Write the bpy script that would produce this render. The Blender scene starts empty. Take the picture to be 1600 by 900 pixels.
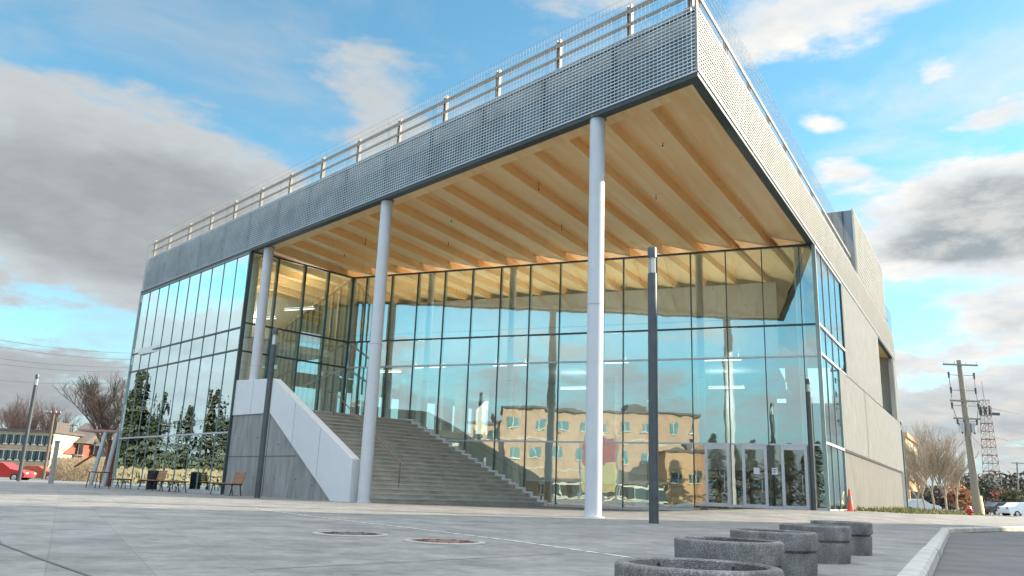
import bpy, bmesh, math, random
from mathutils import Vector, Matrix
R = math.radians
sc = bpy.context.scene
C = sc.collection
rnd = random.Random(7)

# ---------------------------------------------------------------- camera
FP, PITCH, ROLL, EYE = 1262.0, R(14.13), 0.0375, 0.55
CP, SP = math.cos(PITCH), math.sin(PITCH)
fw = Vector((0, CP, SP)); up0 = Vector((0, -SP, CP)); rt0 = Vector((1, 0, 0))
cr, sr = math.cos(ROLL), math.sin(ROLL)
rt = cr * rt0 + sr * up0
up = -sr * rt0 + cr * up0
cd = bpy.data.cameras.new('camera'); cam = bpy.data.objects.new('camera', cd); C.objects.link(cam)
M4 = Matrix((rt, up, -fw)).transposed().to_4x4(); M4.translation = Vector((0, 0, EYE))
cam.matrix_world = M4
cd.sensor_width = 36; cd.lens = FP * 36 / 1600; cd.clip_start = 0.05; cd.clip_end = 6000
sc.camera = cam
sc.render.resolution_x, sc.render.resolution_y = 1024, 576

# ---------------------------------------------------------------- light
SUN_AZ, SUN_EL = 77.5, 24.5
sdir = Vector((math.sin(R(SUN_AZ)) * math.cos(R(SUN_EL)), math.cos(R(SUN_AZ)) * math.cos(R(SUN_EL)), math.sin(R(SUN_EL))))
sl = bpy.data.lights.new('sun', 'SUN'); sl.energy = 5.0; sl.angle = R(0.55); sl.color = (1.0, 0.86, 0.66)
so = bpy.data.objects.new('sun', sl); C.objects.link(so)
so.rotation_euler = (-sdir).to_track_quat('-Z', 'Y').to_euler()
so.location = (30, 20, 40)

world = bpy.data.worlds.new('World'); sc.world = world; world.use_nodes = True
nt = world.node_tree; nt.nodes.clear(); NL = nt.links

def nd(t, **k):
    n = nt.nodes.new(t)
    for a, b in k.items(): setattr(n, a, b)
    return n
def mth(op, a, b=None, c=None, clamp=False):
    n = nd('ShaderNodeMath', operation=op); n.use_clamp = clamp
    for i, v in enumerate((a, b, c)):
        if v is None: continue
        if isinstance(v, (int, float)): n.inputs[i].default_value = v
        else: NL.new(v, n.inputs[i])
    return n.outputs[0]
def mixc(f, a, b):
    n = nd('ShaderNodeMix', data_type='RGBA')
    for i, v in ((0, f), (6, a), (7, b)):
        if isinstance(v, (int, float)): n.inputs[i].default_value = v
        elif isinstance(v, tuple): n.inputs[i].default_value = (*v, 1)
        else: NL.new(v, n.inputs[i])
    return n.outputs[2]
def sstep(v, a, b):
    n = nd('ShaderNodeMapRange', interpolation_type='SMOOTHSTEP')
    NL.new(v, n.inputs[0]); n.inputs[1].default_value = a; n.inputs[2].default_value = b
    return n.outputs[0]
tc = nd('ShaderNodeTexCoord')
sep = nd('ShaderNodeSeparateXYZ'); NL.new(tc.outputs['Generated'], sep.inputs[0])
X, Y, Z = sep.outputs
sky = nd('ShaderNodeTexSky', sky_type='NISHITA'); sky.sun_disc = False
sky.sun_elevation = R(SUN_EL); sky.sun_rotation = R(SUN_AZ); sky.altitude = 100
sky.air_density = 1.0; sky.dust_density = 0.3; sky.ozone_density = 1.6
az = mth('MULTIPLY', mth('ARCTAN2', X, Y), 180 / math.pi)
el = mth('MULTIPLY', mth('ARCSINE', Z), 180 / math.pi)
zz = mth('ADD', mth('MAXIMUM', Z, 0.0), 0.22)
cmb = nd('ShaderNodeCombineXYZ'); NL.new(mth('DIVIDE', X, zz), cmb.inputs[0]); NL.new(mth('DIVIDE', Y, zz), cmb.inputs[1])
NL.new(mth('MULTIPLY', Z, 3.0), cmb.inputs[2])
def fbm(vec, scale, detail, rough=0.55, off=(0, 0, 0), dist=0.0):
    mp = nd('ShaderNodeVectorMath', operation='ADD'); NL.new(vec, mp.inputs[0]); mp.inputs[1].default_value = off
    n = nd('ShaderNodeTexNoise'); NL.new(mp.outputs[0], n.inputs['Vector'])
    n.inputs['Scale'].default_value = scale; n.inputs['Detail'].default_value = detail
    n.inputs['Roughness'].default_value = rough; n.inputs['Distortion'].default_value = dist
    return n.outputs['Fac']
vec = cmb.outputs[0]
# warp az / el a little so that the cloud banks have ragged edges
wa = mth('MULTIPLY', mth('SUBTRACT', fbm(vec, 1.6, 4, off=(9, 3, 1)), 0.5), 9.0)
we = mth('MULTIPLY', mth('SUBTRACT', fbm(vec, 2.2, 5, off=(2, 7, 5)), 0.5), 6.0)
azw = mth('ADD', az, wa); elw = mth('ADD', el, we)
BANKS = [(-36, 17.0, 15, 6.8, 1.15), (-24, 18.0, 9, 5.0, .8), (-14, 14.5, 13, 5.0, .8), (-34, 5.2, 16, 2.6, .8), (-9.2, 24.4, 4.5, 3.2, .85), (-17, 24.5, 5, 1.2, .35),
         (-14.5, 28.6, 7, 2.2, .52), (-30, 30, 9, 1.5, .25), (19, 31.5, 6, 3.5, .62), (28, 31.5, 6, 2.2, .74), (30, 26.8, 2.6, 1.2, .62),
         (23, 24.5, 1.9, 1.1, .62), (23.6, 20.6, 2.6, 1.6, .62), (33, 23.2, 4.2, 1.3, .70), (33, 17.2, 7.5, 3.3, 1.25), (28.5, 16.4, 3.4, 1.8, .75),
         (32, 11.0, 4.6, 1.9, .9), (25.5, 9.2, 3.5, 1.3, .6), (32, 5.2, 16, 3.0, .95), (4, 34, 9, 4, .5)]
fld = None
for (a, e, ra, re, w) in BANKS:
    q = mth('ADD', mth('POWER', mth('DIVIDE', mth('SUBTRACT', azw, a), ra), 2.0), mth('POWER', mth('DIVIDE', mth('SUBTRACT', elw, e), re), 2.0))
    v = mth('MULTIPLY', mth('EXPONENT', mth('MULTIPLY', q, -1.0)), w)
    fld = v if fld is None else mth('ADD', fld, v)
# the rest of the sky, away from the photographed part
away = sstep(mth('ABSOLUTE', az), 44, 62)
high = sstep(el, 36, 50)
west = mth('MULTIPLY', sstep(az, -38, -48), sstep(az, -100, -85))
els = mth('POWER', mth('DIVIDE', mth('SUBTRACT', elw, 6.0), 6.5), 2.0)
lowb = mth('MULTIPLY', mth('EXPONENT', mth('MULTIPLY', els, -1.0)), 0.40)
gen = mth('ADD', mth('MULTIPLY', fbm(vec, 0.7, 3, off=(4, 4, 4)), 0.28), lowb)
fld = mth('ADD', fld, mth('MULTIPLY', away, gen))
fld = mth('ADD', fld, mth('MULTIPLY', high, 0.75))
fld = mth('ADD', fld, mth('MULTIPLY', west, 0.30))
n1 = fbm(vec, 2.9, 12, 0.62, off=(1.3, 0.4, 0), dist=0.12)
n2 = fbm(vec, 2.9, 12, 0.62, off=(1.3 + 0.05, 0.4 + 0.02, 0.045), dist=0.12)
n3 = fbm(vec, 1.7, 10, 0.60, off=(5.1, 8.2, 2), dist=0.5)
dens = mth('ADD', fld, mth('MULTIPLY', mth('SUBTRACT', n1, 0.5), 1.75))
cov = mth('MAXIMUM', sstep(dens, 0.30, 0.66), mth('MULTIPLY', sstep(n3, 0.45, 0.70), 0.55))
thick = sstep(dens, 0.55, 1.35)
rim = mth('MULTIPLY_ADD', mth('SUBTRACT', n1, n2), 5.5, 0.42, clamp=True)
warm = sstep(az, -5, 25)
ccol = mixc(thick, mixc(warm, (0.26, 0.285, 0.30), (0.36, 0.385, 0.40)), mixc(warm, (0.165, 0.180, 0.188), (0.165, 0.190, 0.205)))
lit = mixc(warm, (0.255, 0.262, 0.262), (0.47, 0.45, 0.42))
ccol = mixc(mth('MULTIPLY', mth('MULTIPLY', rim, mth('MULTIPLY_ADD', thick, -0.45, 1.0)), mth('MULTIPLY_ADD', warm, 0.25, 0.60)), ccol, lit)
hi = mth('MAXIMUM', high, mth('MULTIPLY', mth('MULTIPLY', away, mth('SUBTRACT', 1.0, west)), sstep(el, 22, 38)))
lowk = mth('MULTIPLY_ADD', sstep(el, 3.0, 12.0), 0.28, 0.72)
cs = nd('ShaderNodeVectorMath', operation='SCALE'); NL.new(ccol, cs.inputs[0]); NL.new(mth('ADD', mth('MULTIPLY_ADD', hi, 3.1, mth('MULTIPLY_ADD', west, 0.35, lowk)), mth('MULTIPLY', sstep(mth('ABSOLUTE', az), 95, 125), 0.75)), cs.inputs[3])  # unseen overhead and rear clouds brightened to add fill light
tint = nd('ShaderNodeVectorMath', operation='MULTIPLY'); NL.new(sky.outputs[0], tint.inputs[0])
SKYK = 0.114
tint.inputs[1].default_value = (SKYK * 0.68, SKYK * 1.04, SKYK * 0.97)
blue = mixc(sstep(el, 10.0, 0.5), tint.outputs[0], (0.25, 0.30, 0.33))
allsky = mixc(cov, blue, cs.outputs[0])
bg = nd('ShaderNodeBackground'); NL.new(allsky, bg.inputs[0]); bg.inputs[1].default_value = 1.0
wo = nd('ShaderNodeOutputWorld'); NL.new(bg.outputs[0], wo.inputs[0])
world.cycles.sampling_method = 'MANUAL'; world.cycles.sample_map_resolution = 1024

vs = sc.view_settings; vs.view_transform = 'Standard'; vs.look = 'None'; vs.exposure = 1.22; vs.gamma = 1; vs.use_curve_mapping = False
cy = sc.cycles
cy.use_denoising = True; cy.max_bounces = 8; cy.diffuse_bounces = 6; cy.glossy_bounces = 4; cy.transparent_max_bounces = 40
cy.transmission_bounces = 4; cy.caustics_reflective = False; cy.caustics_refractive = False; cy.sample_clamp_indirect = 8

# ---------------------------------------------------------------- pixel helpers (bearing of a thing; its distance is given)
def ray(u, v):
    a = u - 800.0; b = 450.0 - v
    x = a * cr - b * sr; y = a * sr + b * cr
    return Vector((x / FP, CP - y / FP * SP, SP + y / FP * CP))
def at(u, v, dep):
    d = ray(u, v); t = dep / d.y
    return Vector((d.x * t, dep, EYE + d.z * t))
def onz(u, v, z=0.0):
    d = ray(u, v); t = (z - EYE) / d.z
    return Vector((d.x * t, d.y * t, z))

# ---------------------------------------------------------------- building frames
FC = Vector((4.42, 18.16)); eA = Vector((-0.6895, 0.7243)).normalized(); mA = Vector((0.7243, 0.6895)).normalized()
gB = Vector((0.5098, 0.8603)).normalized(); nB = Vector((gB.y, -gB.x))
RC = Vector((-8.01, 39.56)); dR = Vector((0.9245, -0.3812)).normalized(); nR = Vector((0.3812, 0.9245)).normalized()
ZS = 10.8
def A(s, u, z): p = FC + eA * s + mA * u; return Vector((p.x, p.y, z))
def Bf(s, v, z): p = FC + gB * s - nB * v; return Vector((p.x, p.y, z))
def Rf(s, w, z): p = RC + dR * s + nR * w; return Vector((p.x, p.y, z))
GLs = 23.72
def ss(x, a, b):
    t = min(1, max(0, (x - a) / (b - a))); return t * t * (3 - 2 * t)
def gz(x, y):
    p = Vector((x, y)); qr = (p - RC).dot(dR); qb = (p - FC).dot(nB)
    return 0.28 * ss(qr, 14.5, 20.5) * ss(y, 21, 31) * (1 - ss(qb, 0.8, 9)) * (1 - ss(y, 60, 75))

# ---------------------------------------------------------------- materials
MATS = {}
def mat(name, col, rough=0.8, metal=0.0, var=0.12, scale=3.0, bump=0.0, bscale=30.0, kind=None, col2=None, spec=0.5, stretch=(1, 1, 1), coat=0.0):
    m = bpy.data.materials.new(name); m.use_nodes = True
    t = m.node_tree; b = t.nodes['Principled BSDF']
    tcn = t.nodes.new('ShaderNodeTexCoord'); mp = t.nodes.new('ShaderNodeMapping'); mp.inputs['Scale'].default_value = stretch
    t.links.new(tcn.outputs['Object'], mp.inputs[0])
    n = t.nodes.new('ShaderNodeTexNoise'); n.inputs['Scale'].default_value = scale; n.inputs['Detail'].default_value = 7
    n.inputs['Roughness'].default_value = 0.6
    t.links.new(mp.outputs[0], n.inputs['Vector'])
    cr_ = t.nodes.new('ShaderNodeValToRGB')
    c2 = col2 or tuple(min(1, c * (1 + var)) for c in col); c1 = tuple(c * (1 - var) for c in col)
    if col2: c1 = col
    cr_.color_ramp.elements[0].position = 0.32; cr_.color_ramp.elements[1].position = 0.68
    cr_.color_ramp.elements[0].color = (*c1, 1); cr_.color_ramp.elements[1].color = (*c2, 1)
    t.links.new(n.outputs['Fac'], cr_.inputs[0]); t.links.new(cr_.outputs[0], b.inputs['Base Color'])
    b.inputs['Roughness'].default_value = rough; b.inputs['Metallic'].default_value = metal
    b.inputs['Specular IOR Level'].default_value = spec; b.inputs['Coat Weight'].default_value = coat
    if bump:
        n2_ = t.nodes.new('ShaderNodeTexNoise'); n2_.inputs['Scale'].default_value = bscale; n2_.inputs['Detail'].default_value = 5
        t.links.new(mp.outputs[0], n2_.inputs['Vector'])
        bp = t.nodes.new('ShaderNodeBump'); bp.inputs['Strength'].default_value = bump; bp.inputs['Distance'].default_value = 0.02
        t.links.new(n2_.outputs['Fac'], bp.inputs['Height']); t.links.new(bp.outputs[0], b.inputs['Normal'])
    MATS[name] = m
    return m
M = {}
M['galv'] = mat('galvanised_mesh', (0.58, 0.64, 0.68), 0.45, 0.35, 0.15, 1.2)
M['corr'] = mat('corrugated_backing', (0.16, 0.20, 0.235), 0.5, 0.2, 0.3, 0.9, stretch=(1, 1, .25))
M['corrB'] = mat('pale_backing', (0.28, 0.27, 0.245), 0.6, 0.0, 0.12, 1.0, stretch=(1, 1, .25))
M['meshB'] = mat('pale_mesh', (0.49, 0.485, 0.465), 0.5, 0.2, 0.08, 1.5)
M['clad'] = mat('pale_cladding', (0.50, 0.495, 0.475), 0.7, 0.0, 0.16, 2.0, stretch=(1, 1, .3))
M['flash'] = mat('dark_flashing', (0.055, 0.068, 0.066), 0.45, 0.3, 0.2, 2)
M['rail'] = mat('rail_metal', (0.25, 0.24, 0.22), 0.6, 0.1, 0.12, 4)
M['mull'] = mat('dark_mullion', (0.06, 0.085, 0.085), 0.4, 0.3, 0.2, 2)
M['mullg'] = mat('green_grey_mullion', (0.28, 0.36, 0.35), 0.4, 0.3, 0.1, 2)
M['mullt'] = mat('thin_joint', (0.20, 0.26, 0.26), 0.5, 0.1, 0.2, 2)
M['alu'] = mat('light_aluminium', (0.56, 0.56, 0.60), 0.4, 0.4, 0.08, 4)
M['column'] = mat('column_paint', (0.53, 0.56, 0.61), 0.35, 0.0, 0.04, 2, coat=0.2)
M['white'] = mat('interior_white', (0.66, 0.70, 0.69), 0.6, 0, 0.05, 1)
M['intg'] = mat('interior_perforated_grey', (0.33, 0.33, 0.31), 0.7, 0, 0.1, 1)
M['carpet'] = mat('interior_floor', (0.62, 0.61, 0.58), 0.7, 0, 0.15, 1)
M['panelw'] = mat('parapet_panel', (0.64, 0.66, 0.69), 0.45, 0, 0.03, 1.5)
M['steps'] = mat('step_concrete', (0.44, 0.415, 0.37), 0.85, 0, 0.22, 1.2, 0.15, 60)
M['nosing'] = mat('step_nosing', (0.52, 0.50, 0.45), 0.8, 0, 0.15, 2.5)
M['trim'] = mat('white_trim', (0.74, 0.74, 0.76), 0.5, 0, 0.05, 4)
M['lamp'] = mat('lamp_post_paint', (0.085, 0.095, 0.105), 0.42, 0.4, 0.15, 3)
M['lampg'] = mat('lamp_glass', (0.55, 0.58, 0.56), 0.25, 0, 0.05, 4)
M['bwood'] = mat('bench_wood', (0.33, 0.17, 0.10), 0.6, 0, 0.3, 6, stretch=(1, 8, 8))
M['black'] = mat('black_metal', (0.03, 0.032, 0.035), 0.5, 0.3, 0.2, 5)
M['iron'] = mat('cast_iron', (0.10, 0.075, 0.06), 0.7, 0.3, 0.4, 14, 0.5, 60)
M['ring'] = mat('pale_ring_concrete', (0.27, 0.27, 0.265), 0.85, 0, 0.12, 8, 0.2, 70)
M['kerb'] = mat('kerb_concrete', (0.36, 0.355, 0.335), 0.85, 0, 0.22, 3.0, 0.4, 45)
M['soil'] = mat('planter_soil', (0.10, 0.06, 0.045), 0.95, 0, 0.6, 22, 0.9, 40)
M['red'] = mat('red_paint', (0.42, 0.03, 0.03), 0.3, 0, 0.05, 2, coat=0.5)
M['orange'] = mat('orange_plastic', (0.75, 0.12, 0.06), 0.5, 0, 0.06, 2)
M['bark'] = mat('bark', (0.15, 0.115, 0.09), 0.9, 0, 0.3, 9, 0.6, 30)
M['barkl'] = mat('pale_bark', (0.36, 0.29, 0.22), 0.9, 0, 0.25, 9)
M['pole'] = mat('weathered_pole', (0.24, 0.22, 0.19), 0.9, 0, 0.25, 5, stretch=(6, 6, 1))
M['steel_red'] = mat('tower_red', (0.26, 0.13, 0.115), 0.6, 0, 0.1, 5)
M['steel_wh'] = mat('tower_white', (0.30, 0.30, 0.30), 0.6, 0, 0.1, 5)
M['needle'] = mat('conifer_needles', (0.025, 0.04, 0.025), 0.8, 0, 0.5, 0.8, col2=(0.085, 0.085, 0.045))
M['leafy'] = mat('far_shrub', (0.07, 0.085, 0.05), 0.9, 0, 0.5, 1.2, col2=(0.16, 0.15, 0.09))
M['grass'] = mat('verge_grass', (0.10, 0.14, 0.03), 0.9, 0, 0.5, 2, col2=(0.25, 0.26, 0.09))
M['straw'] = mat('straw_grass', (0.24, 0.185, 0.11), 0.9, 0, 0.5, 3, col2=(0.40, 0.32, 0.215))
M['brick'] = mat('tan_brick', (0.47, 0.30, 0.205), 0.9, 0, 0.15, 1.5)
M['bricko'] = mat('orange_brick', (0.52, 0.30, 0.16), 0.9, 0, 0.12, 2)
M['brickr'] = mat('red_brick', (0.30, 0.085, 0.055), 0.9, 0, 0.25, 3)
M['beige'] = mat('beige_wall', (0.55, 0.46, 0.33), 0.9, 0, 0.15, 2)
M['cream'] = mat('cream_wall', (0.68, 0.64, 0.56), 0.9, 0, 0.08, 2)
M['rooft'] = mat('roof_shingle', (0.12, 0.10, 0.09), 0.9, 0, 0.3, 4)
M['wdark'] = mat('dark_window_glass', (0.05, 0.08, 0.09), 0.12, 0, 0.2, 0.6)
M['wteal'] = mat('teal_window_glass', (0.12, 0.24, 0.26), 0.15, 0, 0.2, 0.6)
M['tyre'] = mat('tyre_rubber', (0.02, 0.02, 0.02), 0.9, 0, 0.1, 4)
M['yellow'] = mat('yellow_paint', (0.72, 0.55, 0.16), 0.4, 0, 0.05, 2)
M['silver'] = mat('silver_paint', (0.45, 0.50, 0.54), 0.3, 0.4, 0.05, 2)
M['carblue'] = mat('light_blue_paint', (0.16, 0.24, 0.28), 0.3, 0.2, 0.05, 2)
M['cardark'] = mat('dark_car_paint', (0.05, 0.06, 0.07), 0.3, 0.2, 0.05, 2)
M['paper'] = mat('paper_notice', (0.78, 0.76, 0.84), 0.8, 0, 0.03, 2)
M['line'] = mat('pale_paver_line', (0.52, 0.53, 0.53), 0.85, 0, 0.35, 9)
M['roofm'] = mat('roof_membrane', (0.35, 0.35, 0.34), 0.9, 0, 0.1, 1)

def wood_mat(name, c1, c2):
    m = bpy.data.materials.new(name); m.use_nodes = True; t = m.node_tree; b = t.nodes['Principled BSDF']
    tcn = t.nodes.new('ShaderNodeTexCoord'); mp = t.nodes.new('ShaderNodeMapping')
    mp.inputs['Rotation'].default_value = (0, 0, -math.atan2(gB.y, gB.x)); mp.inputs['Scale'].default_value = (0.16, 2.2, 2.2)
    # rotate first so that x follows the boards
    vr = t.nodes.new('ShaderNodeVectorRotate'); vr.rotation_type = 'Z_AXIS'; vr.inputs['Angle'].default_value = -math.atan2(gB.y, gB.x)
    mp.inputs['Rotation'].default_value = (0, 0, 0)
    t.links.new(tcn.outputs['Object'], vr.inputs['Vector']); t.links.new(vr.outputs[0], mp.inputs[0])
    n = t.nodes.new('ShaderNodeTexNoise'); n.inputs['Scale'].default_value = 1.6; n.inputs['Detail'].default_value = 8; n.inputs['Distortion'].default_value = 0.8
    t.links.new(mp.outputs[0], n.inputs[0])
    r = t.nodes.new('ShaderNodeValToRGB'); r.color_ramp.elements[0].position = .3; r.color_ramp.elements[1].position = .72
    r.color_ramp.elements[0].color = (*c1, 1); r.color_ramp.elements[1].color = (*c2, 1)
    t.links.new(n.outputs['Fac'], r.inputs[0])
    # knots and board tone
    mp2 = t.nodes.new('ShaderNodeMapping'); mp2.inputs['Scale'].default_value = (0.30, 4.2, 1); t.links.new(vr.outputs[0], mp2.inputs[0])
    br = t.nodes.new('ShaderNodeTexBrick'); t.links.new(mp2.outputs[0], br.inputs['Vector'])
    br.inputs['Color1'].default_value = (1, 1, 1, 1); br.inputs['Color2'].default_value = (.93, .92, .91, 1); br.inputs['Mortar'].default_value = (.92, .90, .88, 1)
    br.inputs['Mortar Size'].default_value = .012; br.inputs['Scale'].default_value = 1.0; br.inputs['Brick Width'].default_value = 1.1; br.inputs['Row Height'].default_value = .7
    vo = t.nodes.new('ShaderNodeTexVoronoi'); vo.inputs['Scale'].default_value = 2.2; mp3 = t.nodes.new('ShaderNodeMapping'); mp3.inputs['Scale'].default_value = (.7, 1, 1)
    t.links.new(vr.outputs[0], mp3.inputs[0]); t.links.new(mp3.outputs[0], vo.inputs['Vector'])
    kn = t.nodes.new('ShaderNodeMapRange'); kn.inputs[1].default_value = 0.02; kn.inputs[2].default_value = 0.07; kn.inputs[3].default_value = .55; kn.inputs[4].default_value = 1
    t.links.new(vo.outputs['Distance'], kn.inputs[0])
    mx = t.nodes.new('ShaderNodeMix'); mx.data_type = 'RGBA'; mx.blend_type = 'MULTIPLY'; mx.inputs[0].default_value = 1
    t.links.new(r.outputs[0], mx.inputs[6]); t.links.new(br.outputs[0], mx.inputs[7])
    mx2 = t.nodes.new('ShaderNodeVectorMath'); mx2.operation = 'SCALE'; t.links.new(mx.outputs[2], mx2.inputs[0]); t.links.new(kn.outputs[0], mx2.inputs[3])
    t.links.new(mx2.outputs[0], b.inputs['Base Color']); b.inputs['Roughness'].default_value = .5
    return m
M['panel_red'] = mat('faded_red', (0.36, 0.10, 0.10), .7); M['panel_yellow'] = mat('faded_yellow', (0.50, 0.42, 0.20), .7)
M['wood'] = wood_mat('ceiling_wood', (0.95, 0.58, 0.23), (0.98, 0.74, 0.41))

def glass_mat(name, tint, base, rtint=(.9, 1, 1), wob=0.0022, gloss=True):
    m = bpy.data.materials.new(name); m.use_nodes = True; t = m.node_tree; t.nodes.clear()
    tr = t.nodes.new('ShaderNodeBsdfTransparent'); tr.inputs[0].default_value = (*tint, 1)
    gl = t.nodes.new('ShaderNodeBsdfGlossy'); gl.inputs['Roughness'].default_value = 0.0; gl.inputs[0].default_value = (*rtint, 1)
    fr = t.nodes.new('ShaderNodeFresnel'); fr.inputs[0].default_value = 1.5
    ma = t.nodes.new('ShaderNodeMath'); ma.operation = 'MULTIPLY_ADD'; ma.inputs[1].default_value = 1 - base; ma.inputs[2].default_value = base; ma.use_clamp = True
    t.links.new(fr.outputs[0], ma.inputs[0])
    tcn = t.nodes.new('ShaderNodeTexCoord'); n = t.nodes.new('ShaderNodeTexNoise'); n.inputs['Scale'].default_value = 0.9; n.inputs['Detail'].default_value = 2
    t.links.new(tcn.outputs['Object'], n.inputs[0])
    bp = t.nodes.new('ShaderNodeBump'); bp.inputs['Strength'].default_value = 1.0; bp.inputs['Distance'].default_value = wob
    t.links.new(n.outputs['Fac'], bp.inputs['Height']); t.links.new(bp.outputs[0], gl.inputs['Normal'])
    mx = t.nodes.new('ShaderNodeMixShader'); t.links.new(ma.outputs[0], mx.inputs[0]); t.links.new(tr.outputs[0], mx.inputs[1]); t.links.new(gl.outputs[0], mx.inputs[2])
    o = t.nodes.new('ShaderNodeOutputMaterial'); t.links.new(mx.outputs[0], o.inputs[0])
    return m
M['glass'] = glass_mat('coated_glass', (0.78, 0.95, 0.95), 0.38, (0.78, 0.99, 1.0), 0.003)
M['glassA'] = glass_mat('side_coated_glass', (0.86, 0.97, 0.95), 0.27, (0.80, 0.98, 1.0), 0.007)
M['glassB'] = glass_mat('corner_glass', (0.97, 0.99, 0.98), 0.08, (0.86, 0.97, 1.0))
M['doorglass'] = glass_mat('door_glass', (0.80, 0.88, 0.84), 0.22, (0.9, 1, .97))

def paving_mat():
    m = bpy.data.materials.new('plaza_paving'); m.use_nodes = True; t = m.node_tree; b = t.nodes['Principled BSDF']
    L_ = t.links
    tcn = t.nodes.new('ShaderNodeTexCoord')
    vr = t.nodes.new('ShaderNodeVectorRotate'); vr.rotation_type = 'Z_AXIS'; vr.inputs['Angle'].default_value = R(-118)
    L_.new(tcn.outputs['Object'], vr.inputs['Vector'])
    br = t.nodes.new('ShaderNodeTexBrick'); L_.new(vr.outputs[0], br.inputs['Vector']); br.inputs['Scale'].default_value = 1.0
    br.inputs['Brick Width'].default_value = 1.15; br.inputs['Row Height'].default_value = 0.57; br.inputs['Mortar Size'].default_value = 0.006
    br.inputs['Mortar Smooth'].default_value = .3
    br.inputs['Color1'].default_value = (1, 1, 1, 1); br.inputs['Color2'].default_value = (.85, .855, .87, 1); br.inputs['Mortar'].default_value = (.74, .74, .74, 1)
    n = t.nodes.new('ShaderNodeTexNoise'); n.inputs['Scale'].default_value = 1.3; n.inputs['Detail'].default_value = 10; n.inputs['Roughness'].default_value = .72
    L_.new(tcn.outputs['Object'], n.inputs[0])
    r = t.nodes.new('ShaderNodeValToRGB'); e = r.color_ramp.elements; e[0].position = .30; e[1].position = .72
    e[0].color = (.115, .118, .12, 1); e[1].color = (.295, .29, .28, 1); L_.new(n.outputs['Fac'], r.inputs[0])
    n2_ = t.nodes.new('ShaderNodeTexNoise'); n2_.inputs['Scale'].default_value = 6; n2_.inputs['Detail'].default_value = 8; n2_.inputs['Roughness'].default_value = .7
    L_.new(tcn.outputs['Object'], n2_.inputs[0])
    mr = t.nodes.new('ShaderNodeMapRange'); mr.inputs[1].default_value = .3; mr.inputs[2].default_value = .7; mr.inputs[3].default_value = .72; mr.inputs[4].default_value = 1.18
    L_.new(n2_.outputs['Fac'], mr.inputs[0])
    mx = t.nodes.new('ShaderNodeMix'); mx.data_type = 'RGBA'; mx.blend_type = 'MULTIPLY'; mx.inputs[0].default_value = 1
    L_.new(r.outputs[0], mx.inputs[6]); L_.new(br.outputs[0], mx.inputs[7])
    # dropped gum, oil drips and grit
    vg = t.nodes.new('ShaderNodeTexVoronoi'); vg.inputs['Scale'].default_value = 1.7; L_.new(tcn.outputs['Object'], vg.inputs['Vector'])
    mg = t.nodes.new('ShaderNodeMapRange'); mg.inputs[1].default_value = .035; mg.inputs[2].default_value = .06; mg.inputs[3].default_value = .62; mg.inputs[4].default_value = 1; L_.new(vg.outputs['Distance'], mg.inputs[0])
    n5 = t.nodes.new('ShaderNodeTexNoise'); n5.inputs['Scale'].default_value = .28; n5.inputs['Detail'].default_value = 4; L_.new(tcn.outputs['Object'], n5.inputs[0])
    m5 = t.nodes.new('ShaderNodeMapRange'); m5.inputs[1].default_value = .35; m5.inputs[2].default_value = .65; m5.inputs[3].default_value = .86; m5.inputs[4].default_value = 1.08; L_.new(n5.outputs['Fac'], m5.inputs[0])
    mm = t.nodes.new('ShaderNodeMath'); mm.operation = 'MULTIPLY'; L_.new(mg.outputs[0], mm.inputs[0]); L_.new(m5.outputs[0], mm.inputs[1])
    mm2 = t.nodes.new('ShaderNodeMath'); mm2.operation = 'MULTIPLY'; L_.new(mm.outputs[0], mm2.inputs[0]); L_.new(mr.outputs[0], mm2.inputs[1])
    sc_ = t.nodes.new('ShaderNodeVectorMath'); sc_.operation = 'SCALE'; L_.new(mx.outputs[2], sc_.inputs[0]); L_.new(mm2.outputs[0], sc_.inputs[3])
    L_.new(sc_.outputs[0], b.inputs['Base Color']); b.inputs['Roughness'].default_value = .82
    n3 = t.nodes.new('ShaderNodeTexNoise'); n3.inputs['Scale'].default_value = 45; n3.inputs['Detail'].default_value = 6; L_.new(tcn.outputs['Object'], n3.inputs[0])
    ad = t.nodes.new('ShaderNodeMath'); ad.operation = 'MULTIPLY_ADD'; ad.inputs[1].default_value = .5; L_.new(n3.outputs['Fac'], ad.inputs[0]); L_.new(n2_.outputs['Fac'], ad.inputs[2])
    bp = t.nodes.new('ShaderNodeBump'); bp.inputs['Strength'].default_value = .35; bp.inputs['Distance'].default_value = .012; L_.new(ad.outputs[0], bp.inputs['Height'])
    L_.new(bp.outputs[0], b.inputs['Normal'])
    return m
M['paving'] = paving_mat()
M['asphalt'] = mat('asphalt', (0.115, 0.115, 0.118), 0.9, 0, 0.25, 1.4, 0.5, 90)
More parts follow.
